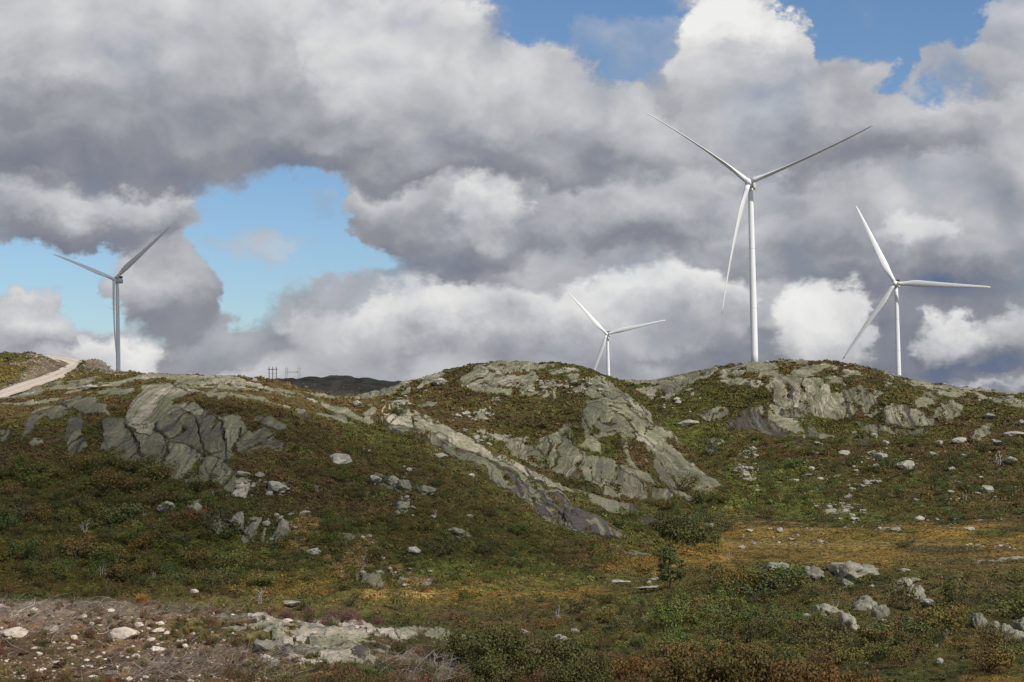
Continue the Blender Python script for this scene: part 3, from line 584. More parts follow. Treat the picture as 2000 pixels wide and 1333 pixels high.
# (owner or None, cx, cy, rx, ry, colour, strength)
ZONES = [
    # left hill: brown heather above, greener birch scrub below
    (2, 350, 780, 700, 70, RUST, .55), (2, 100, 880, 220, 60, BROWN, .9), (2, 560, 880, 200, 120, BROWN, .8), (2, 650, 960, 260, 60, BROWN, .8), (2, 800, 960, 160, 120, BROWN, .6), (2, 620, 770, 160, 30, RUST, .8),
    (2, 240, 990, 340, 70, DEEP, .6), (2, 150, 1090, 330, 110, OLIVE, .7), (2, 360, 910, 90, 26, GREEN, .7), (2, 440, 1070, 140, 60, GREEN, .75), (2, 540, 1120, 150, 40, OLIVE, .7), (2, 690, 1060, 90, 60, OLIVE, .6),
    (2, 880, 1050, 240, 80, OLIVE, .6), (2, 930, 1130, 260, 36, GREEN, .6), (2, 700, 1145, 330, 26, ORANGE, .55), (2, 950, 1150, 330, 20, MOSS, .7), (2, 1150, 1075, 120, 40, BROWN, .7), (2, 720, 1080, 60, 50, MOSS, .5),
    (2, 30, 730, 120, 34, MOSS, .9), (2, 60, 725, 70, 22, ORANGE, .3), (2, 1200, 1090, 120, 30, RUST, .5), (2, 1370, 1080, 130, 34, ORANGE, .85), (2, 1300, 1110, 120, 20, ORANGE, .5),
    (1, 700, 1180, 420, 24, MOSS, .8), (1, 1050, 1165, 260, 20, ORANGE, .8), (1, 1150, 1180, 200, 20, MOSS, .6), (1, 900, 1178, 160, 12, ORANGE, .5), (1, 780, 1172, 60, 6, STRAW, .6),
    (1, 1000, 1215, 240, 26, BROWN, .7), (1, 1100, 1200, 220, 30, BROWN, .5), (1, 1250, 1130, 160, 26, BROWN, .7), (1, 1350, 1115, 110, 30, ORANGE, .5), (1, 1370, 1080, 170, 36, ORANGE, .95), (1, 1240, 1120, 160, 16, ORANGE, .5),
    (1, 1700, 1066, 560, 44, ORANGE, 1.0), (1, 1900, 1080, 300, 34, RUST, .35), (1, 1600, 1058, 420, 10, MOSS, .6), (1, 1720, 1064, 300, 8, STRAW, .35), (1, 1840, 1075, 110, 12, BROWN, .95), (1, 1500, 1078, 200, 12, RUST, .6), (1, 1850, 1095, 160, 6, MOSS, .7), (1, 1980, 1110, 240, 12, RUST, .7),
    (1, 1420, 1160, 220, 40, DEEP, .4), (1, 1640, 1170, 160, 16, BROWN, .9), (1, 1850, 1150, 130, 20, BROWN, .8), (1, 1560, 1160, 90, 12, BROWN, .8), (1, 1700, 1230, 260, 60, OLIVE, .5), (1, 1840, 1260, 70, 40, RUST, .7), (1, 1450, 1250, 220, 60, OLIVE, .5),
    (1, 1920, 1240, 80, 60, BROWN, .3), (1, 1960, 1320, 120, 18, ORANGE, .5), (1, 1560, 1290, 180, 30, DEEP, .5), (1, 1300, 1180, 140, 60, OLIVE, .6), (1, 1580, 1215, 30, 30, GREEN, .9), (1, 1290, 1200, 60, 16, GREEN, .7),
    # centre hill
    (3, 880, 800, 260, 80, BROWN, .9), (3, 1000, 790, 120, 40, BROWN, .7), (3, 720, 770, 160, 20, RUST, .7), (3, 1080, 800, 120, 20, OLIVE, .5), (3, 960, 885, 60, 16, MOSS, .6), (3, 1230, 880, 90, 40, BROWN, .7), (3, 1160, 870, 60, 30, GREEN, .5),
    # right hill
    (4, 1600, 715, 420, 26, RUST, .55), (4, 1560, 725, 220, 30, BROWN, .7), (4, 1780, 765, 60, 20, MOSS, .7), (4, 1350, 850, 140, 90, OLIVE, .7), (4, 1330, 870, 80, 80, GREEN, .8), (4, 1400, 770, 70, 40, OLIVE, .7), (4, 1460, 880, 150, 26, OLIVE, .6),
    (4, 1560, 890, 150, 50, BROWN, .85), (4, 1750, 890, 240, 50, BROWN, .7), (4, 1900, 850, 160, 50, BROWN, .5), (4, 1650, 960, 420, 60, OLIVE, .5), (4, 1500, 970, 130, 50, GREEN, .75), (4, 1640, 1010, 130, 22, GREEN, .7), (4, 1900, 980, 200, 50, BROWN, .6),
    (4, 1480, 1030, 160, 22, MOSS, .7), (4, 1560, 830, 60, 20, GREEN, .6), (4, 1700, 850, 160, 22, OLIVE, .6), (4, 1420, 1020, 80, 30, ORANGE, .5), (4, 1800, 1035, 300, 14, MOSS, .5), (4, 1650, 1042, 420, 14, ORANGE, .6),
    # in front
    (0, 220, 1260, 330, 110, SOIL, 1.0), (0, 120, 1195, 300, 26, LITTER, .8), (0, 380, 1235, 70, 26, MOSS, .8), (0, 560, 1240, 200, 26, MOSS, .8), (0, 700, 1212, 240, 14, MAUVE, .8), (0, 60, 1168, 130, 10, MAUVE, .6), (0, 240, 1172, 120, 8, MAUVE, .6), (0, 420, 1180, 90, 12, BROWN, .8),
    (0, 640, 1305, 170, 26, MOSS, .8), (0, 820, 1310, 110, 34, LITTER, .9), (0, 480, 1310, 120, 40, SOIL, .7), (0, 1050, 1290, 220, 60, DEEP, .8), (0, 1240, 1285, 60, 26, RUST, .9), (0, 560, 1215, 60, 12, MOSS, .6),
    (0, 350, 1290, 60, 16, GREEN, .3), (0, 140, 1290, 60, 12, GREEN, .35),
]

def inside(px, py, poly):
    p = np.asarray(poly); n = len(p); c = np.zeros(px.shape, bool); j = n - 1
    for i in range(n):
        xi, yi = p[i]; xj, yj = p[j]
        if yi != yj:
            c ^= ((yi > py) != (yj > py)) & (px < (xj - xi) * (py - yi) / (yj - yi) + xi)
        j = i
    return c

def grid_normals(X, Y, Z):
    P = np.stack([X, Y, Z], -1).reshape(NCOL, NR, 3)
    da = np.gradient(P, axis=0); db = np.gradient(P, axis=1)
    n = np.cross(da, db); n /= np.maximum(np.linalg.norm(n, axis=-1, keepdims=True), 1e-9)
    n = np.where(n[..., 2:3] < 0, -n, n)
    return n.reshape(-1, 3)

NP_ = len(GX)
MPP = GD / FPX                                             # metres per picture pixel
ULEN = (PX0 - 1000) * MPP; VLEN = (PY0 - 788) * MPP        # metres along and up the slope face
big = fbm(GX / 34, GY / 34, 4, 3); mid = fbm(GX / 7, GY / 7, 4, 11); fine = fbm(GX / 1.7, GY / 1.7, 3, 23)
near = GD < 60; near_m = near
wq = np.clip(1.6 / np.maximum(MPP, 1e-6), 4, 10) * 0.9     # ragged outlines, in picture pixels
nx1 = fbm(ULEN / 4.0 * np.where(near, 6, 1), VLEN / 3.0 * np.where(near, 6, 1), 5, 41, .62) * 9.0
ny1 = fbm(ULEN / 4.0 * np.where(near, 6, 1), VLEN / 3.0 * np.where(near, 6, 1), 5, 57, .62) * 6.5
QX = PX0 + nx1; QY = PY0 + ny1
ROCK = np.zeros(NP_); STAIN = np.zeros(NP_); PALE = np.full(NP_, .6); SLAB = np.full(NP_, -1, np.int32)
DISP = np.zeros(NP_); GU = ULEN.copy(); GV = VLEN.copy()
def bbox_sel(poly, owner, m=14):
    p = np.asarray(poly)
    s = (PX0 > p[:, 0].min() - m) & (PX0 < p[:, 0].max() + m) & (PY0 > p[:, 1].min() - m) & (PY0 < p[:, 1].max() + m)
    if owner is not None:
        s &= (OWN == owner)
    return np.nonzero(s)[0]

for (poly, owner, share, la, lc, pale) in PATCHY:
    I = bbox_sel(poly, owner)
    I = I[inside(QX[I], QY[I], poly)]
    if not len(I):
        continue
    n = fbm(GX[I] / la, GY[I] / (lc * 2.2) + VLEN[I] / lc, 4, 71)
    t = np.quantile(n, 1 - share)
    J = I[n > t]
    ROCK[J] = 1; PALE[J] = pale + .14 + .12 * mid[J]; STAIN[J] = .12 * np.clip(fine[J] + .3, 0, 1)
    f1, f2, val = worley(ULEN[J] / 2.6, VLEN[J] / 1.5, 33)
    DISP[J] += (.15 + .30 * (val - .4) - .30 * (1 - sstep(f2 - f1, .02, .14))) * (.08 if owner == 0 else 1)
for k, (poly, owner, stain, pale, ang, joint, rel) in enumerate(SLABS):
    if k < 9:                                              # the great face: broad smooth slabs
        stain, pale, rel = stain * .62, pale + .12, rel * .5
    I = bbox_sel(poly, owner)
    I = I[inside(QX[I], QY[I], poly)]
    if not len(I):
        continue
    a = math.radians(ang)
    u = ULEN[I] * math.cos(a) - VLEN[I] * math.sin(a)        # along the grain
    v = ULEN[I] * math.sin(a) + VLEN[I] * math.cos(a)        # across it
    u = u + .6 * joint * fbm(ULEN[I] / joint, VLEN[I] / joint, 2, 201 + k); v = v + .35 * joint * fbm(ULEN[I] / joint, VLEN[I] / joint, 3, 301 + k)
    GU[I] = u + 37.0 * k; GV[I] = v
    f1, f2, val = worley(u / (joint * 1.9), v / (joint * .62), 400 + k)
    crack = 1 - sstep(f2 - f1, .015, .085)
    streak = fbm(u / (joint * 2.8), v / (joint * .15), 4, 500 + k, .6)
    wide = fbm(u / (joint * 3.0), v / (joint * .7), 2, 520 + k)
    st = sstep(streak * .85 + wide * .45 + (stain - .5) * 1.25, -.10, .55)
    ROCK[I] = 1; SLAB[I] = k
    STAIN[I] = np.clip(st * .85 + crack * .30, 0, 1); PALE[I] = np.clip(pale + .20 * (val - .5) + .14 * mid[I] + .12 * wide, 0, 1.1 if owner == 0 else .86)
    D = rel * (.22 + .9 * (val - .5) - .75 * crack + .40 * streak + .55 * fbm(u / joint, v / joint, 3, 600 + k))
    DISP[I] = D
    # turf caught in the joints
    if owner in (2, 3, 4):
        turf = (crack > .55) & (vnoise(u / (joint * .9), v / (joint * .9), 700 + k) > .70)
        ROCK[I[turf]] = 0
        tp = fbm(u / (joint * 1.5), v / (joint * .34), 5, 800 + k, .6)
        J = I[tp > np.quantile(tp, .95 if k < 9 else .91)]; ROCK[J] = 0; DISP[J] *= .5
# joints drawn out across the great left face
CRACKS = [zA(p) for p in ([(1160, 440), (1090, 400), (1010, 445), (950, 490), (890, 530), (860, 565), (905, 610), (935, 660), (938, 715), (898, 765)], [(700, 540), (740, 610), (770, 660), (800, 720), (835, 790)], [(1100, 520), (1112, 570), (1140, 660), (1150, 715), (1115, 765), (1060, 830), (1010, 862)],
          [(1225, 480), (1235, 540), (1255, 620), (1268, 690), (1240, 740), (1185, 790), (1180, 870)], [(820, 555), (770, 560), (715, 535)], [(930, 830), (905, 780), (930, 720)], [(1010, 640), (1080, 680), (1150, 715)])]
for line in CRACKS:
    p = np.array(line)
    I = bbox_sel(p, 2, 20)
    best = np.full(len(I), 99.0)
    for a, b in zip(p[:-1], p[1:]):
        e = b - a
        t = np.clip(((QX[I] - a[0]) * e[0] + (QY[I] - a[1]) * e[1]) / (e @ e), 0, 1)
        best = np.minimum(best, np.hypot(QX[I] - a[0] - t * e[0], QY[I] - a[1] - t * e[1]))
    w = 1 - sstep(best, .8, 3.0)
    DISP[I] -= .35 * w; STAIN[I] = np.maximum(STAIN[I], w * .9)

# slabs swell out of the turf
def blur2(a, n):
    b = a.reshape(NCOL, NR)
    for ax in (0, 1):
        for _ in range(2):
            c = np.cumsum(np.pad(b, [(n + 1, n) if i == ax else (0, 0) for i in range(2)], mode='edge'), axis=ax)
            b = (np.take(c, np.arange(2 * n + 1, c.shape[ax]), ax) - np.take(c, np.arange(0, c.shape[ax] - 2 * n - 1), ax)) / (2 * n + 1)
    return b.ravel()
RB = blur2(ROCK, 5)
DISP = DISP + ROCK * (RB - .35) * np.where(near_m, .12, np.where(GD > 700, 0, .4))
# the ground's own roughness
amp = np.where(near, .10, 1.0)
veg = 1 - ROCK
GN0 = grid_normals(GX, GY, GZ)
lift = np.where(GD > 700, 0.0, (.55 * mid + .22 * fine) * amp * np.where(ROCK > 0, .35, 1.0) + np.where(GD > 350, .35, .9) * big * np.where(GD > 60, 1, 0) * np.where(OWN == 1, .5, 1))
lift = np.where(OWN == 5, .8 * mid, lift)
nearfine = np.where(near, .06 * fbm(GX / .55, GY / .55, 4, 77) + .030 * fbm(GX / .14, GY / .14, 3, 78), 0)
bog = (OWN == 1) & (GD > 236); lift = np.where(bog, lift * .35, lift)
road_w = 1 - sstep(RDIST, 4.0, 8.0)
lift = lift * (1 - road_w); DISP = DISP * (1 - road_w)
# spoil banks beside the road
for (cx, cy, rx, ry, h) in [(184, 712, 30, 14, 1.3), (95, 708, 34, 16, 1.2), (62, 693, 18, 8, .6)]:
    w = np.exp(-((PX0 - cx) / rx) ** 2 - ((PY0 - cy) / ry) ** 2) * (OWN == 2) * (1 - road_w)
    lift = lift + w * (h + .25 * fine + .2 * mid)
DISP = np.where(OWN == 5, 0, DISP)
VX = GX + GN0[:, 0] * (DISP + lift); VY = GY + GN0[:, 1] * (DISP + lift); VZ = GZ + GN0[:, 2] * (DISP + lift) + nearfine

_f = skyline_fix(VX, VY, VZ, 1.5, 14.0)
VZ = VZ - np.repeat(_f, NR) * GD / FPX * sstep(GD, 285, 400) * (OWN != 5)
# colours of the growing cover
def zone_w(cx, cy, rx, ry, s):
    r = np.hypot((PX0 - cx) / rx, (PY0 - cy) / ry)
    return sstep(1.15 - r + .30 * big + .28 * mid + .10 * fine, 0.0, .55) * s
VC = np.array(OLIVE)[None, :] * np.ones((NP_, 1))
t = sstep(big * .7 + mid * .6, -.10, .22)[:, None]
VC = VC * (1 - t) + np.array(BROWN) * t
t = sstep(fbm(GX / 13, GY / 13, 4, 161), .12, .45)[:, None] * .7
VC = VC * (1 - t) + np.array(DEEP) * t
for (owner, cx, cy, rx, ry, c, s) in ZONES:
    I = np.nonzero((OWN == owner) & (np.abs(PX0 - cx) < rx * 1.9) & (np.abs(PY0 - cy) < ry * 1.9))[0]
    r = np.hypot((PX0[I] - cx) / rx, (PY0[I] - cy) / ry)
    w = (sstep(1.10 - r + .30 * big[I] + .30 * mid[I] + .10 * fine[I], 0.0, .5) * s)[:, None]
    VC[I] = VC[I] * (1 - w) + np.array(c) * w
# speckle between heather, grass and moss
t = sstep(fbm(GX / 2.3, GY / 2.3, 3, 131), .15, .6)[:, None] * np.where(GD > 60, .5, .2)[:, None]
VC = VC * (1 - t) + np.array(GREEN) * .85 * t
t = sstep(fbm(GX / 3.1, GY / 3.1, 3, 151), .25, .7)[:, None] * np.where(GD > 60, .5, .2)[:, None]
VC = VC * (1 - t) + np.array(RUST) * .8 * t
VC *= (1 + .22 * fine + .14 * mid)[:, None]
# straw-coloured dry tussocks
for (cx, cy, rx, ry) in [(690, 1085, 26, 18), (718, 1092, 16, 9), (668, 1115, 26, 16), (700, 1112, 16, 10), (655, 1105, 16, 10), (585, 1035, 24, 30), (600, 1015, 20, 14), (560, 1060, 18, 14), (535, 1095, 14, 14), (775, 1110, 24, 12), (815, 1130, 28, 18), (805, 1145, 22, 14), (690, 1060, 20, 8), (640, 1085, 14, 10), (710, 1050, 14, 8)]:
    I = np.nonzero((OWN == 2) & (np.abs(PX0 - cx) < rx * 1.6) & (np.abs(PY0 - cy) < ry * 1.6))[0]
    r = np.hypot((QX[I] - cx) / rx, (QY[I] - cy) / ry)
    w = (sstep(1.05 - r + .35 * fine[I] + .3 * mid[I], 0, .3) * .85)[:, None]
    VC[I] = VC[I] * (1 - w) + np.array(STRAW) * .55 * w
    ROCK[I[w[:, 0] > .5]] = 0
# raw spoil by the road
spoil = sstep(fbm(GX / 9, GY / 9, 3, 141) * 2.0 + 1.6 - np.hypot((PX0 - 100) / 66, (PY0 - 706) / 13), .6, 1.4) * (OWN == 2) * (PY0 < 724)
spoil2 = sstep(fbm(GX / 9, GY / 9, 3, 143) * 1.2 + 1.5 - np.hypot((PX0 - 186) / 44, (PY0 - 712) / 14), .5, 1.2) * (OWN == 2)
verge = (1 - sstep(RDIST, 4.5, 9.5)) * (.75 + .25 * mid)
sp = np.clip(np.maximum(np.maximum(spoil, spoil2), verge), 0, 1)[:, None] * (OWN == 2)[:, None]
VC = VC * (1 - sp) + np.array(GRAVELB) * (1 + .35 * fine)[:, None] * .8 * sp
ROCK[sp[:, 0] > .5] = 0
w = (OWN == 5)[:, None] * 1.0
VC = VC * (1 - w) + np.array((.070, .066, .056)) * (1 + .5 * mid)[:, None] * w
VC = np.clip(VC * np.array((1.08, 1.04, .90)), .004, .9)

FPXX, FPYY = project(VX, VY, VZ)
# which grid points the camera sees, and a lookup from picture position to ground point
_e = (VZ / np.hypot(VX, VY)).reshape(NCOL, NR)
_run = np.maximum.accumulate(_e, axis=1)
VIS = (_e >= _run - 3e-4).ravel() & (FPXX > -60) & (FPXX < 2060) & (FPYY < 1400)
LW, LH_ = 1060, 740                                        # 2-pixel cells from (-60, ...)
LOOK = np.full(LW * LH_, -1, np.int64)
_i = np.nonzero(VIS & (FPYY > 640))[0][::-1]
_c = np.clip(((FPXX[_i] + 60) / 2).astype(int), 0, LW - 1) * LH_ + np.clip(((FPYY[_i]) / 2).astype(int), 0, LH_ - 1)
LOOK[_c] = _i                                              # nearest wins
LOOK = LOOK.reshape(LW, LH_)
def ground(px, py):
    """The ground point seen at a picture position: index into the grid."""
    cx = int((px + 60) / 2); cy = int(py / 2)
    for r in range(0, 14):
        best = None
        for i in range(max(0, cx - r), min(LW, cx + r + 1)):
            for j in range(max(0, cy - r), min(LH_, cy + r + 1)):
                if max(abs(i - cx), abs(j - cy)) == r and LOOK[i, j] >= 0:
                    k = LOOK[i, j]; q = (FPXX[k] - px) ** 2 + (FPYY[k] - py) ** 2
                    if best is None or q < best[0]:
                        best = (q, k)
        if best:
            return int(best[1])
    return None

# ------------------------------------------------------------------ terrain meshes
def new_mat(name):
    m = bpy.data.materials.new(name); m.use_nodes = True
    nt = NT(m.node_tree); b = m.node_tree.nodes['Principled BSDF']
    return m, nt, b

def land_material():
    m, nt, b = new_mat('heath and rock')
    vc = nt.new('ShaderNodeAttribute', attribute_name='cover').outputs['Color']
    rk = nt.new('ShaderNodeAttribute', attribute_name='bare').outputs['Color']
    gr = nt.new('ShaderNodeAttribute', attribute_name='grain').outputs['Vector']
    s = nt.new('ShaderNodeSeparateColor'); nt.put(s.inputs[0], rk)
    pos = nt.new('ShaderNodeNewGeometry').outputs['Position']
    n1 = nt.noise(pos, 0.9, 6.0, 0.62); n2 = nt.noise(pos, 5.0, 4.0, 0.6); n3 = nt.noise(pos, 0.22, 3.0, 0.55); n4 = nt.noise(pos, 34.0, 3.0, 0.65)
    vv = nt.m('MULTIPLY', nt.smooth(n1, .3, .7, .60, 1.38), nt.m('MULTIPLY', nt.smooth(n2, .3, .7, .70, 1.30), nt.smooth(n4, .3, .7, .62, 1.42)))
    veg_c = nt.v('SCALE', vc, None, vv)
    # along the grain: fine drawn-out streaks; across it: joints
    g1 = nt.v('MULTIPLY', gr, (.16, 1.25, 1.0)); g2 = nt.v('MULTIPLY', gr, (.5, 4.2, 1.0))
    st = nt.noise(g1, 1.0, 5.0, .62); st2 = nt.noise(g2, 1.0, 3.0, .6)
    vo = nt.new('ShaderNodeTexVoronoi', feature='DISTANCE_TO_EDGE'); nt.put(vo.inputs['Vector'], nt.v('ADD', nt.v('MULTIPLY', gr, (.11, .36, 1.0)), nt.v('SCALE', nt.noise(gr, .35, 4.0, .6, color=True), None, .5)))
    vo.inputs['Scale'].default_value = 1.0
    joint = nt.smooth(vo.outputs['Distance'], .0, .035, 1.0, 0.0)
    def cells(mul, warp):
        v = nt.new('ShaderNodeTexVoronoi', feature='F1'); nt.put(v.inputs['Vector'], nt.v('ADD', nt.v('MULTIPLY', gr, mul), nt.v('SCALE', nt.noise(gr, .8, 3.0, .6, color=True), None, warp)))
        v.inputs['Scale'].default_value = 1.0
        q = nt.new('ShaderNodeSeparateColor'); nt.put(q.inputs[0], v.outputs['Color']); return q.outputs[0]
    c1 = cells((.16, .60, 1.0), .8); c2 = cells((.45, 1.7, 1.0), .7)
    facet = nt.m('ADD', nt.m('MULTIPLY', c1, .65), nt.m('MULTIPLY', c2, .35))
    tone = nt.m('ADD', nt.m('ADD', s.outputs[2], nt.m('MULTIPLY', nt.m('SUBTRACT', facet, .5), .28)), nt.m('ADD', nt.m('MULTIPLY', nt.m('SUBTRACT', n1, .5), .55), nt.m('ADD', nt.m('MULTIPLY', nt.m('SUBTRACT', st, .5), .75), nt.m('MULTIPLY', nt.m('SUBTRACT', st2, .5), .35))))
    grey = nt.ramp(tone, [(0.0, (.052, .046, .039)), (.35, (.112, .103, .076)), (.60, (.182, .171, .113)), (.80, (.262, .248, .158)), (1.0, (.470, .400, .320))])
    lich = nt.m('MULTIPLY', nt.smooth(n3, .44, .62, 0.0, .60), nt.smooth(n2, .35, .55, .3, 1.0))
    grey = nt.mix(nt.m('MULTIPLY', lich, nt.smooth(s.outputs[2], .96, .82)), grey, (.150, .165, .082, 1))
    grey = nt.mix(nt.smooth(nt.noise(pos, 1.6, 5.0, .7), .52, .64, 0.0, .65), grey, (.060, .055, .048, 1))
    grey = nt.mix(nt.smooth(nt.noise(pos, 9.0, 3.0, .7), .60, .68, 0.0, .35), grey, (.38, .37, .31, 1))
    dark = nt.mix(n1, (.036, .030, .030, 1), (.092, .077, .074, 1))
    sm = nt.smooth(nt.m('ADD', s.outputs[1], nt.m('ADD', nt.m('MULTIPLY', nt.m('SUBTRACT', st, .5), 1.5), nt.m('MULTIPLY', nt.m('SUBTRACT', st2, .5), .6))), .22, .78)
    rock_c = nt.mix(nt.m('MULTIPLY', sm, .92), grey, dark)
    jm = nt.smooth(n3, .42, .58, .05, .55)
    rock_c = nt.mix(nt.m('MULTIPLY', joint, jm), rock_c, (.045, .042, .034, 1))
    rock_c = nt.v('SCALE', rock_c, None, nt.m('MULTIPLY', nt.smooth(n2, .3, .7, .80, 1.18), nt.smooth(n4, .3, .7, .84, 1.16)))
    mask = nt.smooth(nt.m('ADD', s.outputs[0], nt.m('ADD', nt.m('MULTIPLY', nt.m('SUBTRACT', n2, .5), .7), nt.m('MULTIPLY', nt.m('SUBTRACT', n1, .5), .9))), .42, .58)
    nt.put(b.inputs['Base Color'], nt.mix(mask, veg_c, rock_c))
    b.inputs['Roughness'].default_value = 0.92
    b.inputs['Specular IOR Level'].default_value = 0.18
    bp = nt.new('ShaderNodeBump'); bp.inputs['Strength'].default_value = 0.9; bp.inputs['Distance'].default_value = 0.40
    hgt = nt.m('ADD', nt.m('ADD', n1, nt.m('MULTIPLY', n2, .35)), nt.m('ADD', nt.m('MULTIPLY', n4, .07), nt.m('MULTIPLY', mask, nt.m('SUBTRACT', nt.m('ADD', nt.m('MULTIPLY', st, .9), nt.m('MULTIPLY', facet, 1.3)), nt.m('MULTIPLY', joint, nt.m('MULTIPLY', jm, .9))))))
    nt.put(bp.inputs['Height'], hgt)
    nt.l.new(bp.outputs[0], b.inputs['Normal'])
    return m
LAND = land_material()

GRAIN = np.stack([GU, GV, GD * 0], 1)
def mesh_from(name, X, Y, Z, faces, cover, bare, mat):
    u, inv = np.unique(faces.ravel(), return_inverse=True)
    me = bpy.data.meshes.new(name)
    me.vertices.add(len(u)); me.vertices.foreach_set('co', np.stack([X[u], Y[u], Z[u]], 1).ravel().astype(np.float32))
    me.loops.add(faces.size); me.loops.foreach_set('vertex_index', inv.astype(np.int32).ravel())
    me.polygons.add(len(faces)); me.polygons.foreach_set('loop_start', np.arange(0, faces.size, 4, dtype=np.int32))
    me.update(calc_edges=True)
    me.polygons.foreach_set('use_smooth', np.ones(len(faces), bool))
    a = me.attributes.new('cover', 'FLOAT_COLOR', 'POINT'); a.data.foreach_set('color', np.concatenate([cover[u], np.ones((len(u), 1))], 1).astype(np.float32).ravel())
    a = me.attributes.new('bare', 'FLOAT_COLOR', 'POINT'); a.data.foreach_set('color', bare[u].astype(np.float32).ravel())
    a = me.attributes.new('grain', 'FLOAT_VECTOR', 'POINT'); a.data.foreach_set('vector', GRAIN[u].astype(np.float32).ravel())
    me.materials.append(mat)
    return me

def link(name, me, parent=None):
    o = bpy.data.objects.new(name, me); COL.objects.link(o)
    if parent is not None:
        o.parent = parent
    return o

def tag(o, label=None, cat=None, group=None, kind=None):
    if label: o['label'] = label
    if cat: o['category'] = cat
    if group: o['group'] = group
    if kind: o['kind'] = kind
    return o

_idx = np.arange(NP_).reshape(NCOL, NR)
FACES = np.stack([_idx[:-1, :-1], _idx[1:, :-1], _idx[1:, 1:], _idx[:-1, 1:]], -1).reshape(-1, 4)
_bare = np.stack([ROCK, STAIN, PALE, np.ones(NP_)], 1)
_fo = OWN[FACES[:, 0]]
_fs = SLAB[FACES]; _fs = np.where((_fs == _fs[:, :1]).all(axis=1), _fs[:, 0], -1)
LABELS_LAND = ['stony cut-over ground with bare bedrock in front', 'valley floor of bog and scrubby knolls', 'heather hill with the great dark rock face',
               'domed hill of bare slabs in the middle', 'broad hill with green-grey cliffs', 'dark far ridge and the plateau beyond']
HILLS = []
for k, nm in enumerate(OWNERS):
    sel = (_fo == k) & (_fs < 0)
    o = link(nm, mesh_from(nm, VX, VY, VZ, FACES[sel], VC, _bare, LAND))
    tag(o, LABELS_LAND[k], None, None, 'structure')
    HILLS.append(o)
for k in range(len(SLABS)):
    sel = _fs == k
    if sel.sum() > 12:
        link('rock_slab', mesh_from('rock_slab', VX, VY, VZ, FACES[sel], VC, _bare, LAND), HILLS[SLABS[k][1]])
# ------------------------------------------------------------------ mesh helpers
rng = np.random.default_rng(7)
random.seed(7)

class MB:
    """Collects vertices and faces for one mesh."""
    def __init__(self):
        self.v = []; self.f = []
    def add(self, vs, fs):
        b = len(self.v); self.v.extend([tuple(map(float, p)) for p in vs]); self.f.extend([tuple(b + i for i in f) for f in fs])
    def ring_loft(self, rings, cap=True):
        n = len(rings[0]); b = len(self.v)
        for r in rings:
            self.v.extend([tuple(map(float, p)) for p in r])
        for i in range(len(rings) - 1):
            for j in range(n):
                k = (j + 1) % n
                self.f.append((b + i * n + j, b + i * n + k, b + (i + 1) * n + k, b + (i + 1) * n + j))
        if cap:
            self.f.append(tuple(b + j for j in reversed(range(n))))
            self.f.append(tuple(b + (len(rings) - 1) * n + j for j in range(n)))
    def tube(self, pts, radii, n=6, cap=True):
        pts = [np.asarray(p, float) for p in pts]
        rings = []
        for i, p in enumerate(pts):
            t = pts[min(i + 1, len(pts) - 1)] - pts[max(i - 1, 0)]
            t = t / max(np.linalg.norm(t), 1e-9)
            a = np.array((0, 0, 1.0)) if abs(t[2]) < .9 else np.array((1.0, 0, 0))
            u = np.cross(t, a); u /= np.linalg.norm(u); w = np.cross(t, u)
            rings.append([p + radii[i] * (math.cos(2 * math.pi * j / n) * u + math.sin(2 * math.pi * j / n) * w) for j in range(n)])
        self.ring_loft(rings, cap)
    def box(self, c, s, ax=None):
        ax = np.eye(3) if ax is None else ax
        vs = [np.asarray(c) + ax[0] * s[0] / 2 * i + ax[1] * s[1] / 2 * j + ax[2] * s[2] / 2 * k for i in (-1, 1) for j in (-1, 1) for k in (-1, 1)]
        self.add(vs, [(0, 1, 3, 2), (4, 6, 7, 5), (0, 4, 5, 1), (2, 3, 7, 6), (0, 2, 6, 4), (1, 5, 7, 3)])
    def mesh(self, name, mat, smooth=False):
        me = bpy.data.meshes.new(name); me.from_pydata(self.v, [], self.f); me.update()
        if smooth:
            me.polygons.foreach_set('use_smooth', np.ones(len(me.polygons), bool))
        if mat:
            me.materials.append(mat)
        return me

def empty(name, loc=(0, 0, 0)):
    o = bpy.data.objects.new(name, None); COL.objects.link(o); o.location = loc; o.empty_display_size = .3
    return o

def simple_mat(name, col, rough=.6, spec=.3, var=.12, scale=3.0, bump=0.0):
    m, nt, b = new_mat(name)
    geo = nt.new('ShaderNodeTexCoord')
    n = nt.noise(geo.outputs['Object'], scale, 4.0, .6)
    nt.put(b.inputs['Base Color'], nt.v('SCALE', nt.v('ADD', (col[0], col[1], col[2]), (0, 0, 0)), None, nt.smooth(n, .3, .7, 1 - var, 1 + var)))
    b.inputs['Roughness'].default_value = rough; b.inputs['Specular IOR Level'].default_value = spec
    if bump:
        bp = nt.new('ShaderNodeBump'); bp.inputs['Strength'].default_value = bump; nt.put(bp.inputs['Height'], n); nt.l.new(bp.outputs[0], b.inputs['Normal'])
    return m

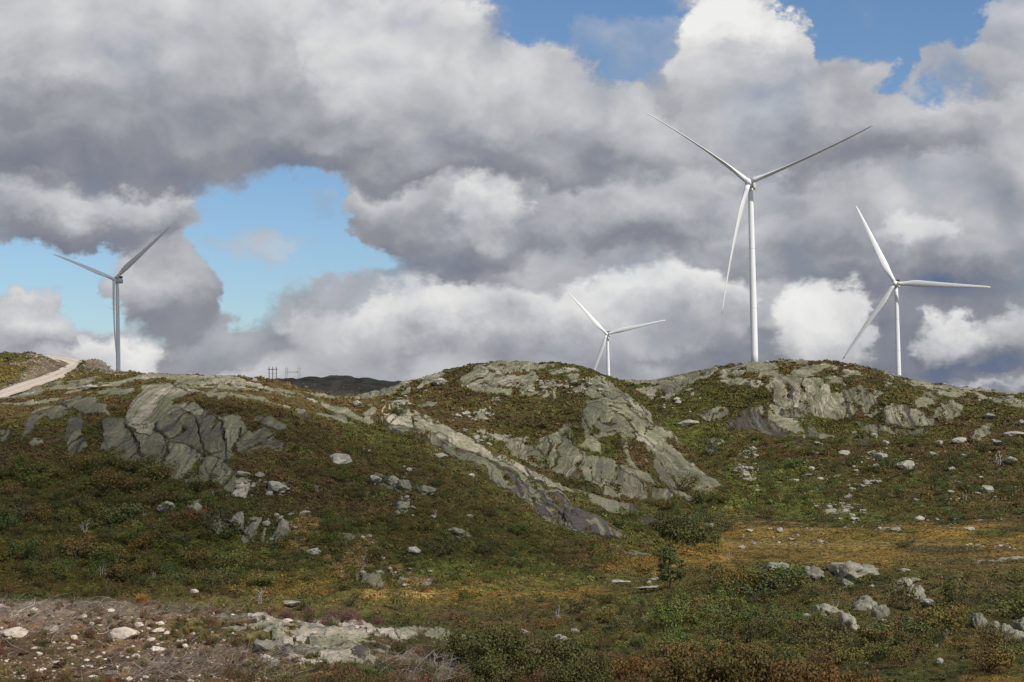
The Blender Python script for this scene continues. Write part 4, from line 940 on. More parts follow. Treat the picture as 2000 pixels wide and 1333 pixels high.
# ------------------------------------------------------------------ road
def build_road():
    m, nt, b = new_mat('crushed rock road')
    pos = nt.new('ShaderNodeNewGeometry').outputs['Position']
    n = nt.noise(pos, .5, 5, .6); n2 = nt.noise(pos, 3.0, 4, .6)
    uvr = nt.new('ShaderNodeAttribute', attribute_name='across').outputs['Fac']
    rut = nt.smooth(nt.m('ABSOLUTE', nt.m('SUBTRACT', nt.m('ABSOLUTE', uvr), .45)), .05, .28, 1.0, 0.0)
    c = nt.mix(nt.smooth(n, .35, .65), (.44, .36, .285, 1), (.54, .45, .36, 1))
    c = nt.mix(nt.m('MULTIPLY', rut, .6), c, (.62, .545, .46, 1))
    nt.put(b.inputs['Base Color'], nt.v('SCALE', c, None, nt.smooth(n2, .3, .7, .85, 1.12)))
    b.inputs['Roughness'].default_value = .95
    pts = [np.array(p) for p in ROADP]
    fine_ = []
    for i in range(len(pts) - 1):
        p0 = pts[max(i - 1, 0)]; p1 = pts[i]; p2 = pts[i + 1]; p3 = pts[min(i + 2, len(pts) - 1)]
        for t in np.linspace(0, 1, 8, endpoint=False):
            fine_.append(.5 * ((2 * p1) + (-p0 + p2) * t + (2 * p0 - 5 * p1 + 4 * p2 - p3) * t * t + (-p0 + 3 * p1 - 3 * p2 + p3) * t ** 3))
    fine_.append(pts[-1])
    K = np.nonzero((OWN == 2) & (RDIST < 14))[0]
    for p in fine_:
        k = K[np.argsort((GX[K] - p[0]) ** 2 + (GY[K] - p[1]) ** 2)[:12]]
        p[2] = VZ[k].mean() + .10
    xs = np.linspace(-1, 1, 9); V = []; F = []; A = []
    for i, p in enumerate(fine_):
        t = fine_[min(i + 1, len(fine_) - 1)] - fine_[max(i - 1, 0)]; t[2] = 0; t /= np.linalg.norm(t)
        nrm = np.array((t[1], -t[0], 0))
        half = 3.5 + (1.6 if i > len(fine_) * .55 else 0)
        for x in xs:
            V.append(tuple(p + nrm * x * half + np.array((0, 0, .16 - .10 * x * x + .03 * random.uniform(-1, 1)))))
            A.append(x)
    n_ = len(xs)
    for i in range(len(fine_) - 1):
        for j in range(n_ - 1):
            F.append((i * n_ + j, i * n_ + j + 1, (i + 1) * n_ + j + 1, (i + 1) * n_ + j))
    me = bpy.data.meshes.new('road'); me.from_pydata(V, [], F); me.update()
    me.polygons.foreach_set('use_smooth', np.ones(len(F), bool))
    a = me.attributes.new('across', 'FLOAT', 'POINT'); a.data.foreach_set('value', np.array(A, np.float32))
    me.materials.append(m)
    tag(link('road', me), 'pale gravel road climbing the hill', None, None, 'structure')
build_road()

# ------------------------------------------------------------------ wind turbines
WHITE = simple_mat('turbine white paint', (.82, .82, .80), .42, .4, .03, .15)
GREYP = simple_mat('nacelle grey', (.62, .62, .60), .5, .4, .05, .5)
DARKP = simple_mat('cooler grille', (.05, .05, .055), .6, .3, .2, 3.0)

def blade_mesh(L, pitch, bend):
    mb = MB(); rings = []
    N = 26
    for i in range(N):
        s = i / (N - 1); z = 1.2 + s * (L - 1.2)
        root = 1 - sstep(s, .02, .17)
        chord = np.interp(s, [0, .04, .10, .17, .22, .35, .5, .7, .85, .95, .985, 1], [2.7, 2.7, 3.1, 4.5, 4.9, 4.2, 3.4, 2.5, 1.85, 1.4, 1.05, .35])
        th = chord * np.interp(s, [0, .05, .12, .2, .35, .6, 1], [1, .98, .66, .42, .31, .28, .34])
        tw = math.radians(np.interp(s, [0, .15, .3, .6, 1], [13, 12, 8, 3, -1])) + math.radians(pitch)
        by = -bend * s * s
        ring = []
        for j in range(16):
            a = 2 * math.pi * j / 16
            cx, cy = math.cos(a), math.sin(a)
            # circle at the root, aerofoil further out: rounded nose, thin tail
            x_air = .5 * cx + .18; y_air = .5 * cy * (.30 + .70 * (.5 + .5 * cx) ** .55) * (1.0 if cy > 0 else .75)
            x = chord * ((.5 * cx) * root + (x_air - .02) * (1 - root) * 1.0)
            y = (th * .5 * cy) * root + th * y_air * (1 - root) * 1.15
            x -= chord * .30 * (1 - root)
            x = -x
            X = x * math.cos(tw) - y * math.sin(tw); Y = x * math.sin(tw) + y * math.cos(tw)
            bx = -by * math.sin(math.radians(pitch)); byy = by * math.cos(math.radians(pitch))
            ring.append((X + bx, Y + byy, z))
        rings.append(ring)
    mb.ring_loft(rings)
    return mb.mesh('blade', WHITE, True)

def build_turbine(t, label):
    hub = at(t['hub'][0], t['hub'][1], t['d'])
    base = at(t['base'][0], t['base'][1], t['d'] + 4)
    toc = -hub.copy(); toc[2] = 0; toc /= np.linalg.norm(toc)             # towards the camera
    y = math.radians(t['yaw']); c, s = math.cos(y), math.sin(y)
    n = np.array((c * toc[0] + s * toc[1], -s * toc[0] + c * toc[1], 0))
    tilt = math.radians(5); n3 = n * math.cos(tilt) + np.array((0, 0, math.sin(tilt)))
    e1 = np.cross(np.array((0, 0, 1.0)), n); e1 /= np.linalg.norm(e1)
    if e1 @ RGT < 0: e1 = -e1
    e2 = np.cross(n3, e1)
    if e2[2] < 0: e2 = -e2
    tx, ty = hub[0] - n[0] * 5.2, hub[1] - n[1] * 5.2
    foot = np.array((tx, ty, base[2] - 3.0))
    root = empty('wind_turbine', foot)
    tag(root, label, 'wind turbine', 'wind turbines on the hills')
    def put(name, mb_or_me, mat=None, smooth=False, parent=root):
        me = mb_or_me if isinstance(mb_or_me, bpy.types.Mesh) else mb_or_me.mesh(name, mat, smooth)
        o = link(name, me, parent); return o
    # tower: tapered steel tube
    mb = MB(); H = hub[2] - 2.3 - foot[2]
    rings = []
    for i in range(15):
        k = i / 14; r = np.interp(k, [0, .3, .7, 1], [1.85, 1.78, 1.5, 1.28])
        rings.append([(r * math.cos(a), r * math.sin(a), k * H) for a in np.linspace(0, 2 * math.pi, 32, endpoint=False)])
    mb.ring_loft(rings)
    put('tower', mb, WHITE, True)
    for k in (.33, .66, .985):
        mb = MB(); r = np.interp(k, [0, .3, .7, 1], [1.85, 1.78, 1.5, 1.28]) + .035
        mb.ring_loft([[(r * math.cos(a), r * math.sin(a), k * H + dz) for a in np.linspace(0, 2 * math.pi, 32, endpoint=False)] for dz in (-.09, .09)])
        put('flange', mb, GREYP, True)
    # nacelle: rounded housing behind the hub
    rel = hub - foot; ax = np.stack([e1, n3, e2])
    def N(p): return rel + e1 * p[0] + n3 * p[1] + e2 * p[2]
    mb = MB(); rings = []
    for yy, sx, sz, oz in [(-2.0, .75, .78, 0), (-2.2, .90, .92, 0), (-3.2, 1.0, 1.0, .05), (-7.5, 1.0, 1.0, .05), (-10.8, .97, .95, .08), (-11.6, .86, .82, .14), (-11.8, .70, .66, .16)]:
        ring = []
        for a in np.linspace(0, 2 * math.pi, 24, endpoint=False):
            ca, sa = math.cos(a), math.sin(a)
            ex = math.copysign(abs(ca) ** .45, ca) * 2.0 * sx; ez = math.copysign(abs(sa) ** .45, sa) * 2.05 * sz + oz
            ring.append(N((ex, yy, ez)))
        rings.append(ring)
    mb.ring_loft(rings)
    nac = put('nacelle', mb, GREYP, True)
    mb = MB()
    mb.box(N((0, -9.6, 3.15)), (3.7, 1.5, 1.75), ax)
    put('cooler', mb, DARKP, False, nac)
    # hub with spinner
    mb = MB(); rings = []
    for yy, r in [(-1.9, 1.75), (-1.5, 1.95), (-.4, 2.02), (.6, 1.85), (1.3, 1.45), (1.8, .95), (2.05, .45), (2.12, .08)]:
        rings.append([N((r * math.cos(a), yy, r * math.sin(a))) for a in np.linspace(0, 2 * math.pi, 24, endpoint=False)])
    mb.ring_loft(rings)
    put('hub', mb, WHITE, True)
    me = blade_mesh(t.get('L', 65.0), t['pitch'], t.get('bend', 4.5))
    for th in t['ang']:
        a = math.radians(th)
        zc = e1 * math.cos(a) + e2 * math.sin(a); yc = n3; xc = np.cross(yc, zc)
        o = link('blade', me, root)
        o.matrix_local = Matrix(((xc[0], yc[0], zc[0], rel[0]), (xc[1], yc[1], zc[1], rel[1]), (xc[2], yc[2], zc[2], rel[2]), (0, 0, 0, 1)))
    return root
for t, lab in zip(TURBINES, ['tallest white wind turbine with thin edge-on blades above the cliff hill', 'white wind turbine at the far end of the cliff hill, one blade level',
                             'smallest white wind turbine half hidden behind the domed hill', 'grey shaded wind turbine beside the gravel road']):
    build_turbine(t, lab)

# ------------------------------------------------------------------ power line portals
WOODP = simple_mat('tarred pole', (.030, .028, .030), .8, .2, .2, 1.0)
STEEL = simple_mat('galvanised steel', (.42, .43, .44), .5, .5, .1, 1.0)
def ground_z(x, y):
    z, _, _ = base_height(np.array([x]), np.array([y])); return float(z[0])
def wooden_portal():
    d = 1010; a = at(525.5, 719, d); b = at(539.5, 719, d); top = (a[2] + b[2]) / 2
    root = empty('pylon', (a[0], a[1], ground_z(a[0], a[1])))
    tag(root, 'dark three-pole wooden power pylon on the skyline', 'pylon')
    o0 = np.array(root.location)
    for k, f in enumerate((0, .5, 1)):
        p = a + (b - a) * f; mb = MB(); gz = ground_z(p[0], p[1]) - .5
        mb.tube([np.array((p[0], p[1], gz)) - o0, np.array((p[0], p[1], top)) - o0], [.30, .22], 8)
        link('pole', mb.mesh('pole', WOODP, True), root)
        mb = MB(); q = np.array((p[0], p[1], top - .2)) - o0
        mb.tube([q, q + (0, 0, 1.0)], [.22, .10], 8)
        link('insulator', mb.mesh('insulator', WOODP, True), root)
    for zz, r in ((-.9, .22), (-3.6, .08)):
        mb = MB(); e = (b - a) / np.linalg.norm(b - a)
        p = a - e * .9; q = b + e * .9; p = np.array((p[0], p[1], top + zz)) - o0; q = np.array((q[0], q[1], top + zz)) - o0
        mb.tube([p, q], [r, r], 6); link('crossarm', mb.mesh('crossarm', WOODP), root)
wooden_portal()
def steel_portal():
    d = 1850; a = at(560, 720, d); b = at(584.5, 720, d); top = (a[2] + b[2]) / 2 + 1
    root = empty('pylon', (a[0], a[1], ground_z(a[0], a[1])))
    tag(root, 'pale lattice steel power pylon with one crossbeam, far behind the ridge', 'pylon')
    o0 = np.array(root.location); e = (b - a); e[2] = 0; e /= np.linalg.norm(e); f = np.array((-e[1], e[0], 0)); w = 1.35
    for p in (a, b):
        mb = MB(); gz = min(ground_z(p[0], p[1]), top - 16) - .5
        base = np.array((p[0], p[1], gz)) - o0; H = top - gz
        cs = [(-1, -1), (1, -1), (1, 1), (-1, 1)]
        for i, j in cs:
            mb.tube([base + e * w * i + f * w * j, base + e * w * i * .9 + f * w * j * .9 + (0, 0, H)], [.34, .34], 4)
        n = int(H / 2.6)
        for k in range(n):
            z0, z1 = k * H / n, (k + 1) * H / n
            for (i, j), (i2, j2) in zip(cs, cs[1:] + cs[:1]):
                A, B = ((i, j), (i2, j2)) if k % 2 else ((i2, j2), (i, j))
                mb.tube([base + e * w * A[0] * .95 + f * w * A[1] * .95 + (0, 0, z0), base + e * w * B[0] * .95 + f * w * B[1] * .95 + (0, 0, z1)], [.16, .16], 4, False)
        mb.tube([base + (0, 0, H), base + (0, 0, H + 2.2)], [.5, .08], 4)
        link('leg', mb.mesh('leg', STEEL), root)
    mb = MB(); za = top - 5.0
    A = np.array((a[0], a[1], za)) - o0; B = np.array((b[0], b[1], za)) - o0
    for dz in (-.6, .6):
        mb.tube([A + (0, 0, dz), B + (0, 0, dz)], [.30, .30], 4)
    for k in range(9):
        p = A + (B - A) * k / 9; q = A + (B - A) * (k + 1) / 9
        mb.tube([p + (0, 0, -.6 if k % 2 else .6), q + (0, 0, .6 if k % 2 else -.6)], [.10, .10], 4, False)
    link('crossbeam', mb.mesh('crossbeam', STEEL), root)
steel_portal()
# ------------------------------------------------------------------ plant materials
def plant_mat(name, inst, col=None, var=.25, rough=.7, trans=.0):
    """Leaves: tinted by the plant they belong to."""
    m, nt, b = new_mat(name)
    if inst == 'instance':
        a = nt.new('ShaderNodeAttribute', attribute_name='tint'); a.attribute_type = 'INSTANCER'; c = a.outputs['Color']
    elif inst == 'object':
        c = nt.new('ShaderNodeObjectInfo').outputs['Color']
    else:
        c = nt.v('ADD', (col[0], col[1], col[2]), (0, 0, 0))
    pos = nt.new('ShaderNodeNewGeometry').outputs['Position']
    n = nt.noise(pos, 6.0, 2.0, .6)
    nt.put(b.inputs['Base Color'], nt.v('SCALE', c, None, nt.smooth(n, .3, .7, 1 - var, 1 + var)))
    b.inputs['Roughness'].default_value = rough; b.inputs['Specular IOR Level'].default_value = .2
    return m
M_TUFT = plant_mat('heath plants', 'instance')
M_LEAF = plant_mat('birch leaves', 'object', var=.35)
M_BARK = simple_mat('birch bark', (.17, .15, .13), .8, .2, .35, 8.0)
M_DEAD = simple_mat('bleached dead wood', (.46, .43, .40), .8, .2, .2, 8.0)
M_PINEBARK = simple_mat('pine bark', (.12, .085, .065), .85, .2, .3, 6.0)

def leaf_quad(mb, p, size, nrm=None, long=1.6):
    d = np.array([random.gauss(0, 1) for _ in range(3)]); d /= np.linalg.norm(d)
    if nrm is not None:
        d = d + nrm * .8; d /= np.linalg.norm(d)
    a = np.cross(d, [random.gauss(0, 1) for _ in range(3)]); a /= max(np.linalg.norm(a), 1e-6)
    b = np.cross(d, a); s = size * random.uniform(.6, 1.3)
    mb.add([p - a * s * long * .5, p + b * s * .45, p + a * s * long * .5, p - b * s * .45], [(0, 1, 2, 3)])

def proto(me):
    return bpy.data.objects.new(me.name, me)

def tuft_proto(i, n=34, h=.55):
    random.seed(100 + i); mb = MB()
    for k in range(n):
        a = random.uniform(0, 6.283); r = math.sqrt(random.random())
        z = h * (1 - r * r) * random.uniform(.25, 1.0) + .02
        leaf_quad(mb, np.array((r * math.cos(a), r * math.sin(a), z)), .36, np.array((math.cos(a) * r, math.sin(a) * r, .9)), 1.5)
    return mb.mesh('heath_tuft', M_TUFT)
def grass_proto(i, n=26, h=1.0, spread=.5, w=.05):
    random.seed(200 + i); mb = MB()
    for k in range(n):
        a = random.uniform(0, 6.283); r = spread * .35 * math.sqrt(random.random()); l = h * random.uniform(.55, 1.1)
        o = np.array((r * math.cos(a), r * math.sin(a), 0)); b = a + random.uniform(-.7, .7)
        out = np.array((math.cos(b), math.sin(b), 0)); lean = random.uniform(.1, .75) * spread
        side = np.array((-out[1], out[0], 0)) * w
        m1 = o + out * lean * .35 + (0, 0, l * .55); t = o + out * lean + (0, 0, l * random.uniform(.75, 1.0))
        mb.add([o - side, o + side, m1 + side * .8, m1 - side * .8, t], [(0, 1, 2, 3), (3, 2, 4)])
    return mb.mesh('grass_tuft', M_TUFT)
from mathutils import noise as mnoise
def stone_mesh(i, mat, sub=2, flat=.75, name='boulder', rough=.2):
    """A jointed lump of rock: two joint sets chip flat faces off it, weather roughens it."""
    bm = bmesh.new(); bmesh.ops.create_icosphere(bm, subdivisions=sub, radius=1.0)
    r = np.random.default_rng(900 + i); nc = 9
    cuts = [(lambda d: d / np.linalg.norm(d))(r.normal(size=3) * (1, 1, .8)) for _ in range(nc)]
    offs = r.uniform(.50, .88, nc); off = Vector(r.uniform(0, 50, 3))
    for v in bm.verts:
        p = Vector(v.co)
        k = 1 + rough * 1.3 * mnoise.noise(p * 1.1 + off) + rough * .8 * mnoise.noise(p * 2.3 + off)
        q3 = np.array(p * k)
        for c, o in zip(cuts, offs):
            q = q3 @ c
            if q > o: q3 = q3 - c * (q - o) * .80
        p2 = Vector(q3)
        crack = abs(mnoise.noise(p2 * 1.7 + off * 2))
        m_ = 1 + rough * .5 * mnoise.noise(p2 * 4.5 + off) + rough * .3 * mnoise.noise(p2 * 9 + off) - rough * .6 * max(0, .10 - crack) / .10
        q3 = np.array(p2 * m_); q3[2] *= flat
        v.co = q3
    me = bpy.data.meshes.new(name); bm.to_mesh(me); bm.free()
    me.polygons.foreach_set('use_smooth', np.full(len(me.polygons), sub > 3, bool))
    me.materials.append(mat)
    return me

def stone_material(name, c0, c1, lichen, bump=.5, inst=False):
    m, nt, b = new_mat(name)
    co = nt.new('ShaderNodeTexCoord').outputs['Object']; oi = nt.new('ShaderNodeObjectInfo').outputs['Random']
    pos = nt.new('ShaderNodeNewGeometry').outputs['Position']
    off = nt.v('ADD', co, nt.v('SCALE', (7.0, 3.0, 5.0), None, nt.m('MULTIPLY', oi, 10.0)))
    n = nt.noise(off, 1.6, 6, .65); n2 = nt.noise(off, 7.0, 4, .7)
    c = nt.mix(nt.smooth(n, .3, .7), (*c0, 1), (*c1, 1))
    c = nt.mix(nt.smooth(n2, .55, .66, 0, lichen), c, (.10, .095, .085, 1))
    c = nt.mix(nt.smooth(nt.noise(off, 3.0, 3, .6), .58, .66, 0, lichen), c, (.30, .32, .20, 1))
    c = nt.v('SCALE', c, None, nt.m('MULTIPLY_ADD', oi, .30, .85))
    nt.put(b.inputs['Base Color'], c)
    b.inputs['Roughness'].default_value = .9; b.inputs['Specular IOR Level'].default_value = .2
    bp = nt.new('ShaderNodeBump'); bp.inputs['Strength'].default_value = bump; bp.inputs['Distance'].default_value = .15
    nt.put(bp.inputs['Height'], nt.m('ADD', n, nt.m('MULTIPLY', n2, .4))); nt.l.new(bp.outputs[0], b.inputs['Normal'])
    return m
M_STONE = stone_material('weathered boulder', (.225, .215, .178), (.430, .408, .340), .65, .9)
M_FRESH = stone_material('fresh pale stone', (.46, .38, .30), (.66, .58, .49), .10, .25)

# ------------------------------------------------------------------ scatter by geometry nodes (only for what nobody could count)
def scatter(name, protos, P, rz, sc, tint, idx, label, cat, sz=None):
    n = len(P)
    me = bpy.data.meshes.new(name); me.vertices.add(n); me.vertices.foreach_set('co', np.asarray(P, np.float32).ravel())
    rot = np.zeros((n, 3), np.float32); rot[:, 2] = rz; rot[:, 0] = rng.normal(0, .12, n); rot[:, 1] = rng.normal(0, .12, n)
    s3 = np.stack([sc, sc, sc if sz is None else sz], 1).astype(np.float32)
    me.attributes.new('rot', 'FLOAT_VECTOR', 'POINT').data.foreach_set('vector', rot.ravel())
    me.attributes.new('scl', 'FLOAT_VECTOR', 'POINT').data.foreach_set('vector', s3.ravel())
    me.attributes.new('tint', 'FLOAT_COLOR', 'POINT').data.foreach_set('color', np.concatenate([tint, np.ones((n, 1))], 1).astype(np.float32).ravel())
    me.attributes.new('pick', 'INT', 'POINT').data.foreach_set('value', np.asarray(idx, np.int32))
    o = link(name, me)
    col = bpy.data.collections.new(name + ' kinds')
    for p in protos:
        col.objects.link(p)
    ng = bpy.data.node_groups.new(name, 'GeometryNodeTree')
    ng.interface.new_socket('Geometry', in_out='INPUT', socket_type='NodeSocketGeometry'); ng.interface.new_socket('Geometry', in_out='OUTPUT', socket_type='NodeSocketGeometry')
    N = ng.nodes; L = ng.links
    gi = N.new('NodeGroupInput'); go = N.new('NodeGroupOutput'); ip = N.new('GeometryNodeInstanceOnPoints'); ci = N.new('GeometryNodeCollectionInfo')
    ci.inputs['Collection'].default_value = col; ci.inputs['Separate Children'].default_value = True; ci.inputs['Reset Children'].default_value = True
    def named(t, nm):
        a = N.new('GeometryNodeInputNamedAttribute'); a.data_type = t; a.inputs['Name'].default_value = nm; return a.outputs[0]
    L.new(gi.outputs[0], ip.inputs['Points']); L.new(ci.outputs[0], ip.inputs['Instance'])
    ip.inputs['Pick Instance'].default_value = True
    L.new(named('INT', 'pick'), ip.inputs['Instance Index'])
    er = N.new('FunctionNodeEulerToRotation'); L.new(named('FLOAT_VECTOR', 'rot'), er.inputs[0]); L.new(er.outputs[0], ip.inputs['Rotation'])
    L.new(named('FLOAT_VECTOR', 'scl'), ip.inputs['Scale'])
    L.new(ip.outputs[0], go.inputs[0])
    md = o.modifiers.new('scatter', 'NODES'); md.node_group = ng
    tag(o, label, cat, None, 'stuff')
    return o

PXYZ = np.stack([VX, VY, VZ], 1)
INFRAME = (FPXX > -70) & (FPXX < 2070) & (FPYY < 1380)
SEEN = VIS & INFRAME & (RDIST > 5.0)
green_ok = SEEN & (ROCK < .5) & (GD > 60) & (GD < 680) & (OWN != 5)
spoil_v = sp[:, 0]
# heather and dwarf shrubs over the hills
cand = np.nonzero(green_ok & (spoil_v < .4))[0]
bogv = (OWN == 1) & (GD > 240)
keep = rng.random(len(cand)) < np.where(bogv[cand] & (VC[cand, 0] > .12), .05, np.where(bogv[cand], .16, .30))
I = cand[keep]
print('heath tufts', len(I), 'of', len(cand))
sc = MPP[I] * rng.uniform(2.4, 5.2, len(I)) * np.where(bogv[I], .6, np.where(rng.random(len(I)) < .14, 1.9, 1))
tint = VC[I] * rng.uniform(.85, 1.9, (len(I), 1)) * (1 + rng.normal(0, .10, (len(I), 3)))
scatter('heather_cover', [proto(tuft_proto(i)) for i in range(5)], PXYZ[I] - [0, 0, .05], rng.uniform(0, 6.28, len(I)), sc, np.clip(tint, .004, .8), rng.integers(0, 5, len(I)),
        'low brown and green heather covering the hillsides', 'heather', sz=sc * rng.uniform(.7, 1.2, len(I)))
# sedge and grass on the bog and in the hollows
orange = np.clip((VC[:, 0] - .11) / .06, 0, 1)
cand = np.nonzero(green_ok & ((orange > .3) | bogv))[0]
I = cand[rng.random(len(cand)) < .30]
sc = MPP[I] * rng.uniform(2.0, 4.0, len(I))
tint = VC[I] * rng.uniform(.9, 1.6, (len(I), 1))
scatter('bog_grass', [proto(grass_proto(i, 30, .9, .9, .09)) for i in range(3)], PXYZ[I], rng.uniform(0, 6.28, len(I)), sc, np.clip(tint, .004, .9), rng.integers(0, 3, len(I)),
        'orange and straw coloured sedge on the bog and slopes', 'grass', sz=sc * .55)

# ------------------------------------------------------------------ trees and shrubs
def shrub_meshes(i, spread=1.0, n_leaf=300, leaf=.11, stems=5, bare=False, upright=.5):
    """A many-stemmed mountain birch one metre tall: stems with limbs, and a ragged crown."""
    random.seed(300 + i); st = MB(); cr = MB(); tips = []
    for k in range(stems):
        a = 6.283 * k / stems + random.uniform(-.5, .5); lean = random.uniform(.15, .75) * spread * (1.2 - upright)
        h = random.uniform(.62, 1.0); p = np.array((math.cos(a) * .05, math.sin(a) * .05, -.12)); pts = [p]
        d = np.array((math.cos(a) * lean, math.sin(a) * lean, h))
        for s in (.3, .6, .85, 1.0):
            pts.append(p + d * s + np.array((random.gauss(0, .05), random.gauss(0, .05), 0)))
        r0 = .014 if not bare else .018
        st.tube(pts, [r0, r0 * .8, r0 * .6, r0 * .4, r0 * .2], 5, False)
        tips.append(pts[-1])
        for j in range(3):
            s = random.randint(1, 3); b = pts[s]; q = a + random.uniform(-1.6, 1.6)
            e = b + np.array((math.cos(q), math.sin(q), random.uniform(.3, .9))) * random.uniform(.16, .34)
            st.tube([b, (b + e) / 2 + np.array((0, 0, .02)), e], [r0 * .4, r0 * .28, r0 * .12], 4, False); tips.append(e)
    if not bare:
        cl = []
        for t in tips:
            cl.append((t, random.uniform(.14, .26)))
        for k in range(7):
            a = random.uniform(0, 6.283); r = spread * .45 * math.sqrt(random.random())
            cl.append((np.array((r * math.cos(a), r * math.sin(a), random.uniform(.25, .8))), random.uniform(.12, .22)))
        for k in range(n_leaf):
            c, r = random.choice(cl)
            g = np.array([random.gauss(0, .55) for _ in range(3)]) * r
            leaf_quad(cr, c + g, leaf, g / (np.linalg.norm(g) + 1e-6) * .7 + np.array((0, 0, .4)), 1.4)
    return st.mesh('stem', M_BARK if not bare else M_DEAD), (None if bare else cr.mesh('crown', M_LEAF))
BIRCH = [shrub_meshes(i, 1.0, 800, .062, 5) for i in range(6)]
LOWBUSH = [shrub_meshes(20 + i, 1.7, 950, .070, 6, upright=.3) for i in range(5)]
DEADB = [shrub_meshes(40 + i, .8, 0, .1, 4, bare=True, upright=.7) for i in range(4)]
def clone_shrub(name, pair, k, h, w, label, cat, group, col):
    o = empty(name, tuple(PXYZ[k] - np.array((0, 0, .03)))); tag(o, label, cat, group)
    s = link('stem', pair[0], o)
    if pair[1] is not None:
        c = link('crown', pair[1], o); c.color = (col[0] * 1.02, col[1], col[2] * .92, 1)
    o.rotation_euler = (random.gauss(0, .05), random.gauss(0, .05), random.uniform(0, 6.28)); o.scale = (w, w, h)
    return o
random.seed(11)
LEAFC = {'olive': (.132, .118, .036), 'dark green': (.078, .082, .026), 'mid green': (.100, .118, .033), 'rusty brown': (.150, .104, .038), 'yellow-green': (.145, .142, .038), 'blue-green': (.060, .090, .046)}
def px_size(k, pix): return pix * MPP[k]
placed = []
def spot(px, py):
    k = ground(px, py)
    return k
LANDM = [(330, 850, 'the great dark rock face'), (140, 830, 'the leftmost face slabs'), (324, 990, 'the upright grey boulder'), (480, 1030, 'the leaning crag below the face'), (540, 950, 'the rubble tongue'), (700, 1090, 'the straw tussocks'), (800, 1135, 'the small rubble patch'),
         (663, 895, 'the wedge-shaped boulder'), (770, 940, 'the broken outcrop'), (860, 900, 'the upper long slab'), (1060, 980, 'the middle of the long slab'), (1210, 1065, 'the foot of the long slab'), (508, 1165, 'the bare crooked birch'), (596, 1180, 'the flat boulder by the birch'), (900, 1170, 'the small orange bog'),
         (1309, 1120, 'the pine'), (1345, 1040, 'the largest dark bush'), (1120, 940, 'the domed hill slabs'), (1330, 930, 'the tip of the domed hill'), (990, 740, 'the dome summit'), (860, 745, 'the perched pale boulder'), (700, 780, 'the square boulder on the spur'), (1600, 780, 'the main cliff'), (1760, 820, 'the right cliff'),
         (1450, 830, 'the purplish cliff'), (1850, 800, 'the rounded cliff bosses'), (1930, 845, 'the cracked block'), (1724, 892, 'the largest slope boulder'), (1460, 890, 'the upper stone heap'), (1460, 920, 'the lower stone heap'), (1770, 910, 'the middle stone heap'), (1930, 960, 'the tall round boulder'), (1645, 1000, 'the dense stone scatter'),
         (1748, 1035, 'the pointed boulder'), (1520, 1040, 'the grey pointed boulder'), (1768, 1062, 'the lone bog bush'), (1950, 1092, 'the thin pale streak'), (1670, 1110, 'the sloping knoll slab'), (1780, 1150, 'the split outcrop'), (1690, 1185, 'the large domed boulder'), (1612, 1190, 'the flat-faced boulder'), (1945, 1230, 'the crag at the edge'),
         (1866, 1160, 'the tall dense shrub'), (1000, 1285, 'the willow thicket'), (1450, 1310, 'the leafy dwarf birches'), (100, 1235, 'the orange-tinged stone'), (247, 1236, 'the largest smooth stone'), (303, 1268, 'the domed white stone'), (276, 1175, 'the orange tussock'), (40, 1190, 'the curved branch'), (216, 1315, 'the slate-grey stone'), (430, 1225, 'the pale bedrock streak'), (60, 740, 'the road'), (185, 710, 'the bank at the road end'), (231, 725, 'the grey turbine'), (360, 740, 'the crest above the face'), (540, 745, 'the dark wooden pylon'), (1472, 705, 'the tallest turbine'), (1755, 735, 'the far-end turbine'), (1190, 735, 'the smallest turbine'), (160, 1040, 'the open birch scrub'), (230, 1110, 'the lowest birch scrub'), (60, 960, 'the upper birch scrub'), (390, 1110, 'the bright green hollow')]
def whereabouts(px, py):
    """A phrase that says where a thing stands by the nearest landmark."""
    q, lx, ly, nm = min(((px - x) ** 2 + 2 * (py - y) ** 2, x, y, n) for x, y, n in LANDM)
    dx, dy = px - lx, (py - ly) * 1.4
    far = 'just ' if q < 900 else ('well ' if q > 8100 else '')
    side = ('right of' if dx > 0 else 'left of') if abs(dx) > abs(dy) else ('below' if dy > 0 else 'above')
    return f'{far}{side} {nm}'
def size_word(v, a, b): return 'low' if v < a + (b - a) * .25 else ('tall' if v > a + (b - a) * .6 else 'middling')
